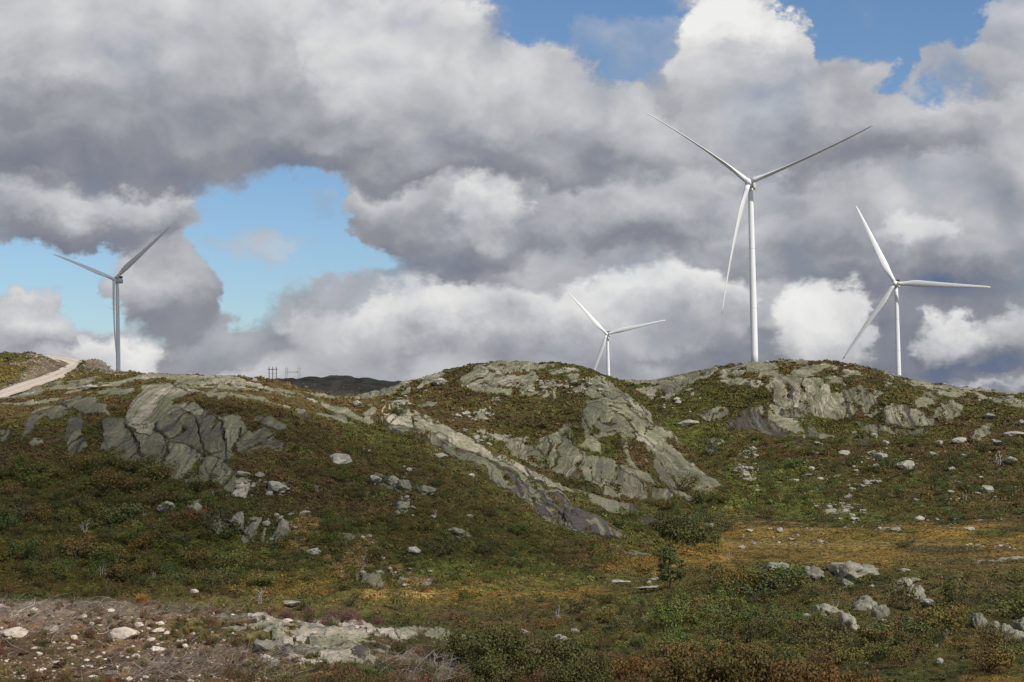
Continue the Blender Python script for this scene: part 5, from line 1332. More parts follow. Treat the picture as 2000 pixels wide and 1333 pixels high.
# named ones first: (px of foot, py of foot, height in px, width factor, kind, colour, label)
SPECIAL = [
    (596, 1193, 40, .75, 'B', 'yellow-green', 'small birch with pale trunk beside the flat boulder near the bog'),
    (508, 1182, 44, .9, 'D', 'olive', 'bare crooked birch with whitish branches just past the cut-over ground'),
    (1092, 1206, 32, 1.0, 'D', 'olive', 'leafless grey birch bush at the edge of the small orange bog'),
    (1345, 1062, 52, 1.1, 'L', 'dark green', 'largest dark bush below the end of the long bare slab'),
    (1302, 1045, 44, 1.0, 'L', 'dark green', 'dark bush directly left of the largest dark bush, under the bare slab'),
    (1385, 1058, 34, 1.0, 'L', 'dark green', 'lower dark bush directly right of the largest dark bush'),
    (1866, 1182, 58, .75, 'B', 'dark green', 'tall dense dark shrub on the knoll between the pale outcrops'),
    (1772, 1190, 62, .8, 'B', 'olive', 'tall thin olive birch in front of the split pale outcrop'),
    (1768, 1068, 18, 1.3, 'L', 'dark green', 'lone dark bush standing out on the orange bog'),
    (1185, 1095, 30, 1.2, 'L', 'olive', 'olive bush at the lower edge of the long slab'),
    (862, 1085, 34, 1.1, 'L', 'dark green', 'round dark bush on the lower slope below the long slab'),
    (950, 1083, 26, 1.1, 'L', 'dark green', 'small dark bush on the slope near the round dark bush'),
    (250, 1060, 30, 1.2, 'L', 'dark green', 'dark rounded bush amid the birch scrub'),
    (345, 1062, 30, 1.2, 'L', 'dark green', 'dark bush at the inner edge of the birch scrub, beside bright grass'),
    (690, 1185, 34, .7, 'B', 'olive', 'thin birch with pale stems at the brink of the bog'),
    (775, 1190, 36, .9, 'B', 'olive', 'birch with grey stems standing before the straw grass'),
    (780, 808, 16, 1.2, 'L', 'dark green', 'lone shrub growing on the crest of the spur slab'),
    (812, 858, 22, 1.3, 'L', 'olive', 'scrubby bush at the upper edge of the long dark slab'),
    (1424, 1094, 26, .8, 'D', 'olive', 'thin white-stemmed birch on the flank of the orange bog'),
    (1443, 1142, 28, .6, 'B', 'rusty brown', 'slender rusty birch on the moor right of the pine'),
    (1364, 1126, 22, .6, 'B', 'olive', 'slender young birch close behind the pine'),
    (1390, 890, 34, .7, 'B', 'blue-green', 'slim blue-green tree by the foot of the domed hill'),
    (1545, 985, 28, .8, 'B', 'mid green', 'upright green birch on the boulder slope below the cliffs'),
    (1868, 912, 28, .9, 'B', 'dark green', 'dark green birch on the brown heath under the cliffs'),
    (1950, 908, 34, .8, 'D', 'olive', 'bare pale-stemmed birch high on the boulder slope'),
]
KIND = {'B': (BIRCH, 'birch'), 'L': (LOWBUSH, 'bush'), 'D': (DEADB, 'birch')}
NAME = {'B': 'birch_tree', 'L': 'birch_bush', 'D': 'bare_birch'}
for i, (px, py, h, w, kd, colr, lab) in enumerate(SPECIAL):
    k = spot(px, py)
    if k is None: continue
    hh = px_size(k, h); ps, cat = KIND[kd]
    c = tuple(v * random.uniform(.85, 1.1) for v in LEAFC[colr])
    clone_shrub(NAME[kd], ps[i % len(ps)], k, hh, hh * w, lab, cat, None, c); placed.append((px, py))
# the scrub: the individuals that show largest
REGION = [
    ([(0, 905), (120, 900), (240, 885), (330, 930), (420, 960), (440, 1050), (480, 1110), (560, 1165), (0, 1165)], 110, (22, 48), ('olive', 'dark green', 'rusty brown', 'mid green', 'olive'), 'in the birch scrub below the great dark rock face'),
    ([(420, 980), (560, 1050), (700, 1000), (900, 1000), (1150, 1060), (1200, 1110), (1000, 1150), (700, 1165), (500, 1150)], 44, (14, 30), ('olive', 'dark green', 'mid green'), 'on the slope between the straw tussocks and the long slab'),
    ([(560, 880), (700, 860), (860, 900), (960, 960), (1000, 1010), (800, 1000), (600, 960)], 22, (12, 24), ('olive', 'dark green', 'rusty brown'), 'on the brown heath below the spur'),
    ([(1240, 960), (1330, 950), (1400, 960), (1420, 1040), (1330, 1060), (1210, 1030)], 22, (20, 36), ('dark green', 'olive', 'mid green'), 'in the thicket at the foot of the domed hill'),
    ([(1330, 850), (1480, 850), (2000, 860), (2000, 1010), (1800, 1030), (1450, 1030), (1390, 960)], 80, (12, 26), ('dark green', 'mid green', 'olive'), 'among the boulders below the cliffs'),
    ([(1290, 1130), (1500, 1120), (1640, 1190), (1800, 1240), (2000, 1190), (2000, 1320), (1300, 1300), (1260, 1200)], 90, (28, 62), ('olive', 'dark green', 'mid green', 'rusty brown', 'yellow-green'), 'in the dense scrub of the near knoll'),
    ([(880, 1175), (1250, 1175), (1280, 1280), (1200, 1290), (1000, 1240)], 34, (18, 36), ('olive', 'rusty brown', 'dark green'), 'in the hollow below the bedrock'),
    ([(1080, 800), (1180, 800), (1240, 880), (1130, 900), (1100, 860)], 10, (10, 18), ('dark green', 'olive'), 'on the ledges of the domed hill'),
]
SHRUBN = 0
CLEAR = [(1950, 1230, 62, 36), (1780, 1150, 34, 24), (1690, 1185, 32, 26), (1612, 1190, 28, 16), (1656, 1212, 24, 26), (1670, 1110, 52, 36), (1592, 1116, 24, 16), (1515, 1105, 24, 12), (1810, 1178, 16, 12), (1855, 1190, 12, 14), (324, 990, 14, 16), (285, 1180, 30, 14)]   # rocks that stand clear of the scrub
for (poly, n, (h0, h1), cols, where) in REGION:
    p = np.array(poly); tries = 0; made = 0
    while made < n and tries < n * 30:
        tries += 1
        px = random.uniform(p[:, 0].min(), p[:, 0].max()); py = random.uniform(p[:, 1].min(), p[:, 1].max())
        if not inside(np.array([px]), np.array([py]), poly)[0]: continue
        k = spot(px, py)
        if k is None or (ROCK[k] > .5 and random.random() < .85): continue
        if any(abs(px - a) < w_ and -4 < py - b < h_ * .55 + 3 for a, b, w_, h_ in CLEAR): continue
        if min([(px - a) ** 2 + (py - b) ** 2 * 2 for a, b in placed] + [1e9]) < (h0 * .5) ** 2: continue
        hp = h0 + (h1 - h0) * random.random() ** 1.6; h = px_size(k, hp); kd = 'L' if random.random() < .5 else 'B'
        colr = random.choice(cols); ps, cat = KIND[kd]
        c = tuple(v * random.uniform(.75, 1.15) for v in LEAFC[colr])
        kind_name = 'spreading birch bush' if kd == 'L' else 'upright birch shrub'
        clone_shrub(NAME[kd], random.choice(ps), k, h * (.75 if kd == 'L' else 1), h * random.uniform(.8, 1.15), f'{size_word(hp, h0, h1)} {colr} {kind_name} {whereabouts(px, py)}', cat, 'birch shrubs ' + where, c)
        placed.append((px, py)); made += 1; SHRUBN += 1
print('shrubs', SHRUBN)
for (px, py, h) in [(165, 1042, 36), (110, 1118, 28), (200, 1128, 36), (300, 1128, 18), (40, 1012, 26), (145, 985, 22), (415, 968, 20), (618, 962, 26), (850, 1010, 26), (235, 1100, 24), (75, 1070, 22), (380, 1130, 20), (1663, 1262, 30), (1630, 1190, 26), (1260, 1215, 20), (1850, 1250, 22), (1720, 890, 22), (1885, 980, 22), (280, 1010, 18), (540, 1015, 18)]:
    k = spot(px, py)
    if k is None: continue
    hh = px_size(k, h)
    where = 'in the birch scrub of the dark hill' if px < 450 and py > 960 else ('on the boulder slope below the cliffs' if px > 1600 and py < 1000 else ('on the near knoll' if px > 1200 else 'on the slope under the spur'))
    clone_shrub('bare_birch', random.choice(DEADB), k, hh, hh * random.uniform(.6, 1.0), 'bleached leafless birch stems ' + whereabouts(px, py), 'birch', 'bleached birch stems ' + where, LEAFC['olive'])
# smaller scrub nobody could count
cand = np.nonzero(green_ok & ~bogv)[0]
dens = np.zeros(NP_)
for (poly, n, hh, cols, where) in REGION:
    J = bbox_sel(poly, None); J = J[inside(PX0[J], PY0[J], poly)]; dens[J] = .022 if hh[0] > 18 else .012
cand2 = cand[rng.random(len(cand)) < dens[cand] * .9]
I = cand2
M_LEAFI = plant_mat('scrub leaves', 'instance', var=.35)
def scrub_proto(i):
    random.seed(500 + i); mb = MB()
    for k in range(320):
        a = random.uniform(0, 6.283); r = math.sqrt(random.random()) * .75
        z = (1 - r * r * .9) * random.uniform(.2, 1.0)
        leaf_quad(mb, np.array((r * math.cos(a), r * math.sin(a), z)), .085, np.array((math.cos(a) * r, math.sin(a) * r, .6)), 1.4)
    return mb.mesh('scrub', M_LEAFI)
sc = MPP[I] * rng.uniform(7, 15, len(I))
cc = np.array([LEAFC[n] for n in ('olive', 'dark green', 'mid green', 'rusty brown', 'olive')])[rng.integers(0, 5, len(I))]
tint = cc * rng.uniform(.7, 1.15, (len(I), 1)) * np.array((1.02, 1.0, .92))
scatter('birch_scrub', [proto(scrub_proto(i)) for i in range(4)], PXYZ[I], rng.uniform(0, 6.28, len(I)), sc, tint, rng.integers(0, 4, len(I)), 'low mixed birch and juniper scrub on the slopes', 'scrub', sz=sc * .85)
print('scrub', len(I))

# pine on the moor
def build_pine():
    k = spot(1309, 1150); H = px_size(k, 80); random.seed(5)
    root = empty('pine_tree', tuple(PXYZ[k])); tag(root, 'lone bluish-green pine tree standing on the moor', 'pine')
    tr = MB(); cr = MB()
    trunk = [np.array((0, 0, -.1)), np.array((.02, 0, .25)), np.array((-.015, .02, .5)), np.array((.01, 0, .75)), np.array((0, 0, .97))]
    tr.tube(trunk, [.028, .024, .019, .012, .004], 8)
    pads = []
    for z, nb, r in [(.20, 3, .24), (.30, 4, .32), (.41, 5, .36), (.52, 5, .36), (.64, 5, .33), (.75, 5, .28), (.85, 4, .20), (.93, 3, .11)]:
        for j in range(nb):
            a = 6.283 * j / nb + random.uniform(-.5, .5); rr = r * random.uniform(.55, 1.1)
            e = np.array((math.cos(a) * rr, math.sin(a) * rr, z + random.uniform(.02, .10)))
            b = np.array((0, 0, z - .03))
            tr.tube([b, (b + e) / 2 + np.array((0, 0, -.015)), e], [.010, .007, .003], 5, False)
            pads.append((e, .10)); pads.append(((b + e * 2) / 3, .075))
    for c, r in pads:
        for q in range(60):
            g = np.array([random.gauss(0, .5), random.gauss(0, .5), random.gauss(0, .36)]) * r
            leaf_quad(cr, c + g, .024, g / (np.linalg.norm(g) + 1e-6) + np.array((0, 0, .6)), 2.6)
    link('trunk', tr.mesh('trunk', M_PINEBARK, True), root)
    c = link('crown', cr.mesh('crown', M_LEAF), root); c.color = (.088, .108, .036, 1)
    root.scale = (H, H, H)
build_pine()

# ------------------------------------------------------------------ boulders
BOULD = [stone_mesh(i, M_STONE, 3, .72, rough=.22) for i in range(10)]
M_CROP = stone_material('weathered outcrop', (.150, .142, .108), (.300, .282, .218), .85, 1.0)
CROP = [stone_mesh(110 + i, M_CROP, 4, .75, 'outcrop', .34) for i in range(6)]
def boulder(px, py, wpx, hpx, label, group=None, mat=None, tilt=0, pool=BOULD, name='boulder', sink=.27):
    k = spot(px, py + hpx * .30)
    if k is None: return
    w = px_size(k, wpx) * .66; h = px_size(k, hpx) * .60
    if hpx < wpx * .34: sink = .46
    o = link(name, random.choice(pool)); o.location = tuple(PXYZ[k] + np.array((0, 0, h * (1 - sink * 2))))
    o.scale = (w * 1.05, w * random.uniform(.7, 1.0), h * 1.35)
    o.rotation_euler = (random.gauss(0, .12), math.radians(tilt) + random.gauss(0, .06), random.gauss(0, .35) - math.atan2(PXYZ[k][0], PXYZ[k][1]))
    if hpx < wpx * .34:                                    # flat slabs lie with the ground
        n = GN0[k]; o.rotation_euler = Vector(n).to_track_quat('Z', 'Y').to_euler(); o.location.z -= h * .25
    tag(o, label, 'boulder', group)
    return o
random.seed(21)
def C2(x, y, w, h=None): return (1300 + x / 2.854, 640 + y / 2.854, w / 2.854, (h or w * .7) / 2.854)
def B2(x, y, w, h=None): return (650 + x / 2.854, 640 + y / 2.854, w / 2.854, (h or w * .7) / 2.854)
def A2(x, y, w, h=None): return (x / 2.854, 640 + y / 2.854, w / 2.854, (h or w * .7) / 2.854)
def D2(x, y, w, h=None): return (1500 + x / 4, 1000 + y / 4, w / 4, (h or w * .7) / 4)
def E2(x, y, w, h=None): return (500 + x / 4, 1000 + y / 4, w / 4, (h or w * .7) / 4)
NAMED = [
    (B2(600, 303, 66, 44), 'big pale boulder perched on the shoulder left of the dome summit'),
    (B2(130, 425, 44, 40), 'square pale boulder sitting on the crest of the spur'),
    (A2(500, 330, 60, 36), 'pale square-cut boulder on the crest below the road end'),
    (A2(925, 1003, 66, 80), 'upright grey boulder in green scrub under the great dark rock face'),
    (A2(1540, 890, 90, 80), 'round grey-green boulder in the rubble right of the great face'),
    (A2(1355, 812, 70, 34), 'flat-topped boulder at the lower right corner of the great face'),
    (A2(1450, 820, 44, 28), 'small pale boulder beside the flat-topped one right of the great face'),
    (A2(1898, 728, 115, 64), 'long pale wedge-shaped boulder on the dark heath under the spur'),
    (A2(1697, 1032, 44, 34), 'white boulder on the dry tussocks at the top of the straw patch'),
    (E2(440, 305, 110, 60), 'grey boulder with flat side amid the straw tussocks'),
    (E2(1235, 308, 120, 60), 'brownish rounded boulder right of the straw tussocks'),
    (E2(285, 715, 160, 56), 'long flat grey boulder beside the small birch'),
    (B2(185, 685, 46, 30), 'small grey boulder high on the heath below the spur'),
    (B2(595, 715, 62, 34), 'pale boulder on dark heath just under the long slab'),
    (B2(775, 828, 40, 24), 'small pale boulder beside the lower edge of the dark slab'),
    (B2(565, 1055, 32, 26), 'little grey boulder with a dead stem above it on the slope'),
    (B2(762, 1052, 40, 24), 'little pale boulder right of the one with a dead stem'),
    (B2(235, 842, 60, 50), 'blocky boulder at the left end of the broken outcrop under the spur'),
    (C2(1800, 490, 58, 46), 'pale round boulder below the cliffs near the end of the hill'),
    (C2(1985, 532, 50, 40), 'pale boulder at the picture edge below the cliffs'),
    (C2(1945, 592, 84, 40), 'long low pale boulder under the far end of the cliffs'),
    (C2(1630, 636, 66, 34), 'flat pale boulder on brown heath under the cliffs'),
    (C2(1840, 646, 66, 34), 'pale double boulder under the cliffs'),
    (C2(1225, 647, 38, 36), 'rounded pale boulder right under the dark overhang'),
    (C2(1163, 606, 46, 34), 'angular pale boulder lodged below the right cliff'),
    (C2(1210, 718, 58, 48), 'largest pale boulder in the middle of the brown boulder slope'),
    (C2(1150, 702, 60, 40), 'pale boulder touching the largest one on the boulder slope'),
    (C2(1000, 696, 60, 28), 'flat pale boulder on the brown heath left of the largest one'),
    (C2(1345, 775, 64, 50), 'pale boulder heap block on the boulder slope, upper middle'),
    (C2(1490, 706, 44, 34), 'rounded pale boulder in green scrub on the boulder slope'),
    (C2(1928, 742, 58, 46), 'large pale boulder near the edge of the boulder slope'),
    (C2(1797, 908, 60, 52), 'tall round pale boulder in dark scrub on the lower boulder slope'),
    (C2(240, 692, 50, 40), 'pale boulder in the gully beside the domed hill'),
    (C2(130, 532, 90, 56), 'round grey boulder in the gully below the skyline'),
    (C2(1420, 1073, 60, 34), 'low pale boulder on the grass above the bog'),
    (C2(1280, 1127, 54, 34), 'pointed pale boulder at the back edge of the bog'),
    (C2(1218, 1119, 40, 24), 'small pale boulder left of the pointed one at the back of the bog'),
    (C2(1690, 1124, 44, 20), 'flat grey boulder on brown moor behind the bog'),
    (C2(240, 1096, 60, 20), 'flat pale boulder on green moss left of the bog'),
    (C2(467, 1131, 44, 20), 'low pale boulder at the left end of the bog'),
    (C2(636, 1132, 40, 36), 'grey pointed boulder standing at the left end of the bog'),
    (C2(1060, 1067, 46, 24), 'flat pale boulder below the stone scatter above the bog'),
    (D2(450, 760, 170, 100), 'broad flat-faced pale boulder on the near knoll'),
    (D2(625, 860, 150, 170), 'tall pale boulder with a cleft on the near knoll'),
    (D2(770, 720, 160, 120), 'large domed pale boulder on the near knoll, beside the olive birch'),
    (D2(868, 770, 110, 140), 'grey slab boulder leaning on the large domed one on the near knoll'),
    (D2(906, 855, 50, 34), 'small white stone below the large domed boulder'),
    (D2(1250, 705, 90, 60), 'pale elongated boulder below the split outcrop'),
    (D2(1425, 765, 50, 90), 'narrow upright grey boulder under the tall dark shrub'),
    (D2(1060, 450, 80, 30), 'flat pale boulder lying on brown heath at the knoll top'),
    (D2(1340, 1165, 50, 50), 'white boulder half hidden in scrub at the picture bottom'),
    (D2(300, 815, 90, 40), 'low grey boulder left of the broad flat-faced one'),
    (E2(2380, 985, 110, 60), 'pale rough boulder in heath just past the bedrock'),
    (E2(2480, 930, 60, 40), 'small pale boulder right behind the rough one past the bedrock'),
    (E2(2095, 940, 60, 50), 'grey boulder on heath beyond the end of the bedrock'),
    (E2(3075, 560, 34, 30), 'white upright stone near the foot of the pine'),
    (E2(2850, 530, 120, 22), 'long flat grey slab stone left of the pine'),
    (E2(3060, 590, 150, 22), 'flat grey slab stone at the foot of the pine'),
    (E2(3120, 512, 110, 24), 'flat grey slab stone just behind the pine'),
    (E2(3540, 94, 90, 26), 'flat pale boulder on orange moss beyond the dark bushes'),
]
for spec, lab in NAMED:
    kn = 'near knoll' in lab
    boulder(spec[0], spec[1], spec[2] * (1.15 if kn else 1), spec[3] * (1.15 if kn else 1), lab, sink=.48 if kn else .30, pool=CROP if kn else BOULD)
for spec, lab, tl in [(D2(60, 420, 180, 74), 'broad pale outcrop at the back of the knoll, leftmost', 8), (D2(352, 468, 150, 130), 'tilted pale outcrop beside the sloping knoll slab', -28), (D2(640, 440, 300, 150), 'largest sloping pale outcrop on top of the near knoll', -12), (D2(770, 440, 180, 80), 'low right shoulder of the largest sloping outcrop', 6),
                      (D2(610, 545, 90, 80), 'small pale toe below the largest sloping outcrop', -20), (D2(1070, 570, 170, 130), 'left half of the split pale outcrop', 16), (D2(1165, 630, 150, 150), 'right half of the split pale outcrop', 22), (D2(1140, 520, 120, 40), 'thin pale ledge above the split outcrop', 4)]:
    boulder(*spec, lab, 'outcrops on the near knoll', tilt=tl, sink=.50, pool=CROP, name='outcrop')
SMALLSETS = [
    # region outline, how many, size range px, label
    (zC([(380, 640), (1000, 640), (1080, 780), (1060, 960), (600, 960), (380, 860)]), 34, (5, 15), 'small pale boulder strewn over the left half of the boulder slope'),
    (zC([(1000, 640), (1700, 640), (1990, 700), (1990, 980), (1100, 980), (1060, 800)]), 44, (5, 15), 'small pale boulder strewn over the right half of the boulder slope'),
    (zC([(820, 980), (1110, 980), (1120, 1050), (880, 1055)]), 22, (6, 17), 'pale stone in the dense scatter low on the boulder slope'),
    (zC([(390, 680), (510, 680), (500, 730), (400, 730)]), 9, (7, 16), 'pale stone in the upper heap beside the gully'),
    (zC([(360, 765), (530, 765), (500, 840), (370, 835)]), 12, (7, 16), 'pale stone in the lower heap beside the gully'),
    (zC([(1270, 750), (1400, 750), (1390, 800), (1300, 800)]), 8, (8, 16), 'pale stone in the heap at the middle of the boulder slope'),
    (zC([(1000, 850), (1200, 850), (1190, 890), (1010, 890)]), 8, (8, 18), 'pale stone in the row low in the middle of the boulder slope'),
    (zC([(900, 1060), (1990, 1060), (1990, 1130), (900, 1130)]), 18, (4, 10), 'tiny pale stone on the grass along the back of the bog'),
    (zC([(400, 1100), (900, 1110), (900, 1230), (400, 1230)]), 16, (5, 12), 'pale stone lying about the left end of the bog'),
    (zC([(1650, 1200), (1990, 1200), (1990, 1240), (1650, 1240)]), 10, (5, 11), 'pale stone near the thin pale streak on the bog'),
    (zB([(640, 470), (900, 460), (900, 520), (650, 525)]), 20, (5, 12), 'pale stone in the scree on the brown flank of the domed hill'),
    (zB([(720, 570), (980, 610), (960, 660), (800, 640)]), 18, (5, 13), 'pale stone of the broken ledge behind the spur'),
    (zB([(60, 330), (640, 330), (500, 440), (180, 440)]), 20, (4, 10), 'small pale stone on the saddle left of the domed hill'),
    (zB([(1120, 300), (1480, 290), (1560, 380), (1200, 380)]), 26, (6, 15), 'block of the stony field below the dome summit'),
    (zA([(600, 250), (1500, 270), (1900, 350), (1400, 340), (700, 330)]), 34, (3, 9), 'small pale stone along the crest above the great dark face'),
    (zA([(250, 150), (640, 190), (620, 250), (330, 300), (60, 380)]), 22, (3, 8), 'small pale stone on the bank along the road'),
    (zA([(30, 150), (340, 150), (340, 230), (250, 290), (100, 300)]), 20, (3, 8), 'small pale stone on the spoil heap above the road'),
    (zA([(1300, 860), (1640, 860), (1620, 930), (1320, 950)]), 24, (5, 13), 'pale stone of the rubble tongue right of the great face'),
    (zA([(1400, 1060), (1740, 1020), (1700, 1180), (1440, 1220)]), 14, (5, 13), 'grey stone in the broken ground above the straw tussocks'),
    (zE([(660, 160), (1000, 160), (1020, 560), (800, 540)]), 26, (4, 12), 'dark or pale stone between the straw tussocks'),
    (zE([(1000, 420), (1380, 420), (1340, 600), (1160, 600)]), 14, (4, 11), 'grey stone in the small rubble patch right of the straw tussocks'),
    (zB([(60, 760), (560, 760), (720, 1050), (350, 1060), (140, 900)]), 22, (4, 10), 'small pale stone on the heath below the spur'),
    (zC([(280, 180), (1250, 190), (1990, 330), (1990, 380), (1300, 300), (700, 260), (300, 260)]), 46, (3, 9), 'small pale stone along the top of the cliff hill'),
    (zC([(-150, 330), (250, 330), (200, 480), (0, 480)]), 16, (5, 13), 'pale stone at the head of the gully'),
    (zD([(240, 400), (1900, 500), (1900, 700), (1500, 1200), (300, 1200)]), 12, (5, 12), 'small pale stone in the scrub of the near knoll'),
]
NB = 0
def SW(w): return 'tiny' if w < 5 else ('small' if w < 8 else ('medium' if w < 12 else 'large'))
for (poly, n, (a, b), lab) in SMALLSETS:
    p = np.array(poly); made = 0; tries = 0
    n = int(n * .46)
    while made < n and tries < n * 30:
        tries += 1
        px = random.uniform(p[:, 0].min(), p[:, 0].max()); py = random.uniform(p[:, 1].min(), p[:, 1].max())
        if not inside(np.array([px]), np.array([py]), poly)[0]: continue
        w = a + (b - a) * (.25 + .75 * random.random() ** 1.5)
        if boulder(px, py, w, (rt := random.uniform(.5, .8)) * w, f'{SW(w)} {"flat" if rt < .62 else "blocky"} pale stone {whereabouts(px, py)}', 'pale stones strewn over the slopes'):
            made += 1; NB += 1
print('small boulders', NB)

# smaller stones of the screes, too many to tell apart
RP = []; RS = []
for (poly, n, (a, b), lab) in SMALLSETS:
    J = bbox_sel(poly, None); J = J[inside(PX0[J], PY0[J], poly) & SEEN[J]]
    if len(J):
        q = rng.choice(J, min(len(J), int(n * 3))); RP.append(q); RS.append(MPP[q] * rng.uniform(a * .28, (a + (b - a) * .35) * .5, len(q)))
# road verges and the spoil banks
J = np.nonzero(SEEN & (spoil_v > .45) & (FPXX < 300))[0]; q = rng.choice(J, min(len(J), 420)); RP.append(q); RS.append(MPP[q] * rng.uniform(.8, 2.6, len(q)))
q = np.concatenate(RP); sc = np.concatenate(RS)
scatter('rubble', [proto(stone_mesh(80 + i, M_STONE, 1, .8, 'rubble_stone')) for i in range(5)], PXYZ[q], rng.uniform(0, 6.28, len(q)), sc, np.ones((len(q), 3)), rng.integers(0, 5, len(q)), 'small loose stones scattered over the screes and banks', 'rubble', sz=sc * .8)
# broken crags on the dark hill, block by block
random.seed(33)
for spec, lab, tl in [(A2(1195, 1100, 100, 90), 'dark-stained block at the left end of the leaning crag', 10), (A2(1320, 1085, 80, 100), 'pale leaning block in the middle of the leaning crag', 28), (A2(1392, 1130, 56, 100), 'narrow leaning slab at the right end of the leaning crag', 30), (A2(1568, 1120, 66, 120), 'tall leaning slab beside the upper straw tussocks', 26), (A2(1098, 1015, 78, 64), 'slanted block above the leaning crag', 24),
                      (B2(330, 852, 80, 64), 'middle block of the broken outcrop under the spur', 16), (B2(398, 882, 70, 60), 'right block of the broken outcrop under the spur', 20), (B2(512, 905, 90, 50), 'low separate block right of the broken outcrop', -20), (B2(385, 990, 70, 60), 'small grey crag below the broken outcrop', 14), (B2(690, 1145, 90, 44), 'grey ledge block on the lower slope under the long slab', 8)]:
    boulder(*spec, lab, 'blocks of the broken crags on the dark hill', tilt=tl, sink=.36, pool=CROP, name='outcrop')
# the crag at the picture edge, block by block
random.seed(31)
for spec, lab, tl in [(D2(1650, 860, 120, 130), 'pale squared block at the left end of the edge crag', 12), (D2(1760, 915, 110, 110), 'mauve-stained block second from the left in the edge crag', 20), (D2(1840, 935, 100, 130), 'pale tilted block in the middle of the edge crag', 24),
                      (D2(1905, 965, 110, 150), 'largest pale block low in the edge crag', 22), (D2(1985, 900, 110, 120), 'cracked pale block high at the right end of the edge crag', 18), (D2(1990, 975, 100, 90), 'dark-stained block under the cracked one in the edge crag', 14)]:
    boulder(*spec, lab, 'blocks of the crag at the edge', tilt=tl, sink=.36, pool=CROP, name='outcrop')
# ------------------------------------------------------------------ the ground in front
random.seed(77)
FGV = np.nonzero(near & INFRAME & (GD > 17) & (GD < 37) & VIS)[0]
fgr = ROCK[FGV]
def wzone(k, cx, cy, rx, ry): return sstep(1.2 - np.hypot((FPXX[k] - cx) / rx, (FPYY[k] - cy) / ry) + .4 * fine[k], 0, .5)
soilw = np.clip(wzone(FGV, 220, 1260, 330, 110) + wzone(FGV, 470, 1310, 160, 50), 0, 1)
litw = np.clip(wzone(FGV, 130, 1190, 330, 22) * .9 + wzone(FGV, 330, 1300, 120, 34) * .7 + wzone(FGV, 90, 1225, 70, 20) * .6 + wzone(FGV, 820, 1310, 130, 40) * 1.2 + wzone(FGV, 500, 1290, 120, 40) * .5 + .09 * soilw, 0, 1.2)
# pebbles and grit
M_PEAT = simple_mat('peat', (.075, .046, .028), .95, .1, .45, 5.0, .6)
M_GRIT = stone_material('grit and pebbles', (.20, .145, .110), (.46, .37, .30), .10, .2)
p = np.clip(soilw * .9 + .06, 0, 1)
I = FGV[rng.random(len(FGV)) < p * .09]
sc = rng.uniform(.006, .024, len(I)) * (1 + (rng.random(len(I)) < .06) * 1.2)
scatter('gravel', [proto(stone_mesh(70 + i, M_GRIT, 1, .7, 'pebble')) for i in range(4)], PXYZ[I], rng.uniform(0, 6.28, len(I)), sc, np.ones((len(I), 3)), rng.integers(0, 4, len(I)), 'grit and pebbles strewn over the bare soil', 'gravel')
print('pebbles', len(I))
# dead heather twigs
def build_twigs():
    mb = MB(); pr = litw / litw.sum()
    ks = rng.choice(FGV, 2400, p=pr)
    for k in ks:
        p = PXYZ[k]; L = random.uniform(.10, .42) * (1.6 if random.random() < .06 else 1); a = random.uniform(0, 6.283); r = random.uniform(.0018, .0045) * (1.5 if L > .5 else 1)
        up = abs(random.gauss(0, .35)); d = np.array((math.cos(a), math.sin(a), up)); d /= np.linalg.norm(d)
        q = p + np.array((0, 0, random.uniform(0, .05)))
        bend = np.array((random.gauss(0, .2), random.gauss(0, .2), random.gauss(.08, .12))) * L
        mb.tube([q, q + d * L * .5 + bend * .6, q + d * L + bend * .3], [r, r * .8, r * .4], 3, False)
    m, nt, b = new_mat('dead heather twigs')
    pos = nt.new('ShaderNodeNewGeometry').outputs['Position']; n = nt.noise(pos, 4.0, 3, .6)
    nt.put(b.inputs['Base Color'], nt.ramp(n, [(.3, (.080, .055, .040)), (.5, (.185, .150, .125)), (.7, (.36, .32, .285))])); b.inputs['Roughness'].default_value = .85
    o = link('twig_litter', mb.mesh('twig_litter', m)); tag(o, 'grey dead heather twigs littering the cut-over ground', 'twigs', None, 'stuff')
build_twigs()
# living heather, moss and grass in front
def sprig_proto(i, n=70, h=1.0):
    random.seed(600 + i); mb = MB()
    for k in range(n):
        a = random.uniform(0, 6.283); r = .55 * math.sqrt(random.random()); b = a + random.gauss(0, .5)
        base = np.array((r * .5 * math.cos(a), r * .5 * math.sin(a), 0)); tip = np.array((r * math.cos(b) * 1.1, r * math.sin(b) * 1.1, h * random.uniform(.5, 1.0) * (1 - .4 * r)))
        side = np.cross(tip - base, (0, 0, 1.0)); side = side / (np.linalg.norm(side) + 1e-6) * .012
        mb.add([base - side, base + side, tip], [(0, 1, 2)])
        for q in range(5):
            t = random.uniform(.3, 1.0); leaf_quad(mb, base + (tip - base) * t + np.array([random.gauss(0, .02) for _ in range(3)]), .055, np.array((0, 0, .5)), 1.8)
    return mb.mesh('heather_sprig', M_TUFT)
vegw = np.clip(1 - soilw * .93, 0, 1) * (fgr < .5)
crest = (FPYY[FGV] < 1200 + (FPXX[FGV] - 400) * .06) & (FPXX[FGV] < 900)
heaw = np.where(crest, .9, .55) * vegw
heaw = np.maximum(heaw, wzone(FGV, 720, 1214, 220, 12) * .9)
heaw = np.where(litw > .8, heaw * .3, heaw)
ledge = [(385, 1200), (540, 1205), (700, 1215), (1000, 1248), (1000, 1262), (760, 1275), (730, 1300), (600, 1310), (500, 1290), (430, 1240)]
onledge = inside(FPXX[FGV], FPYY[FGV], ledge)
heaw = np.where(onledge, heaw * .16, heaw)
heaw = np.maximum(heaw, wzone(FGV, 720, 1216, 200, 9) * .8 * (fgr < .5))
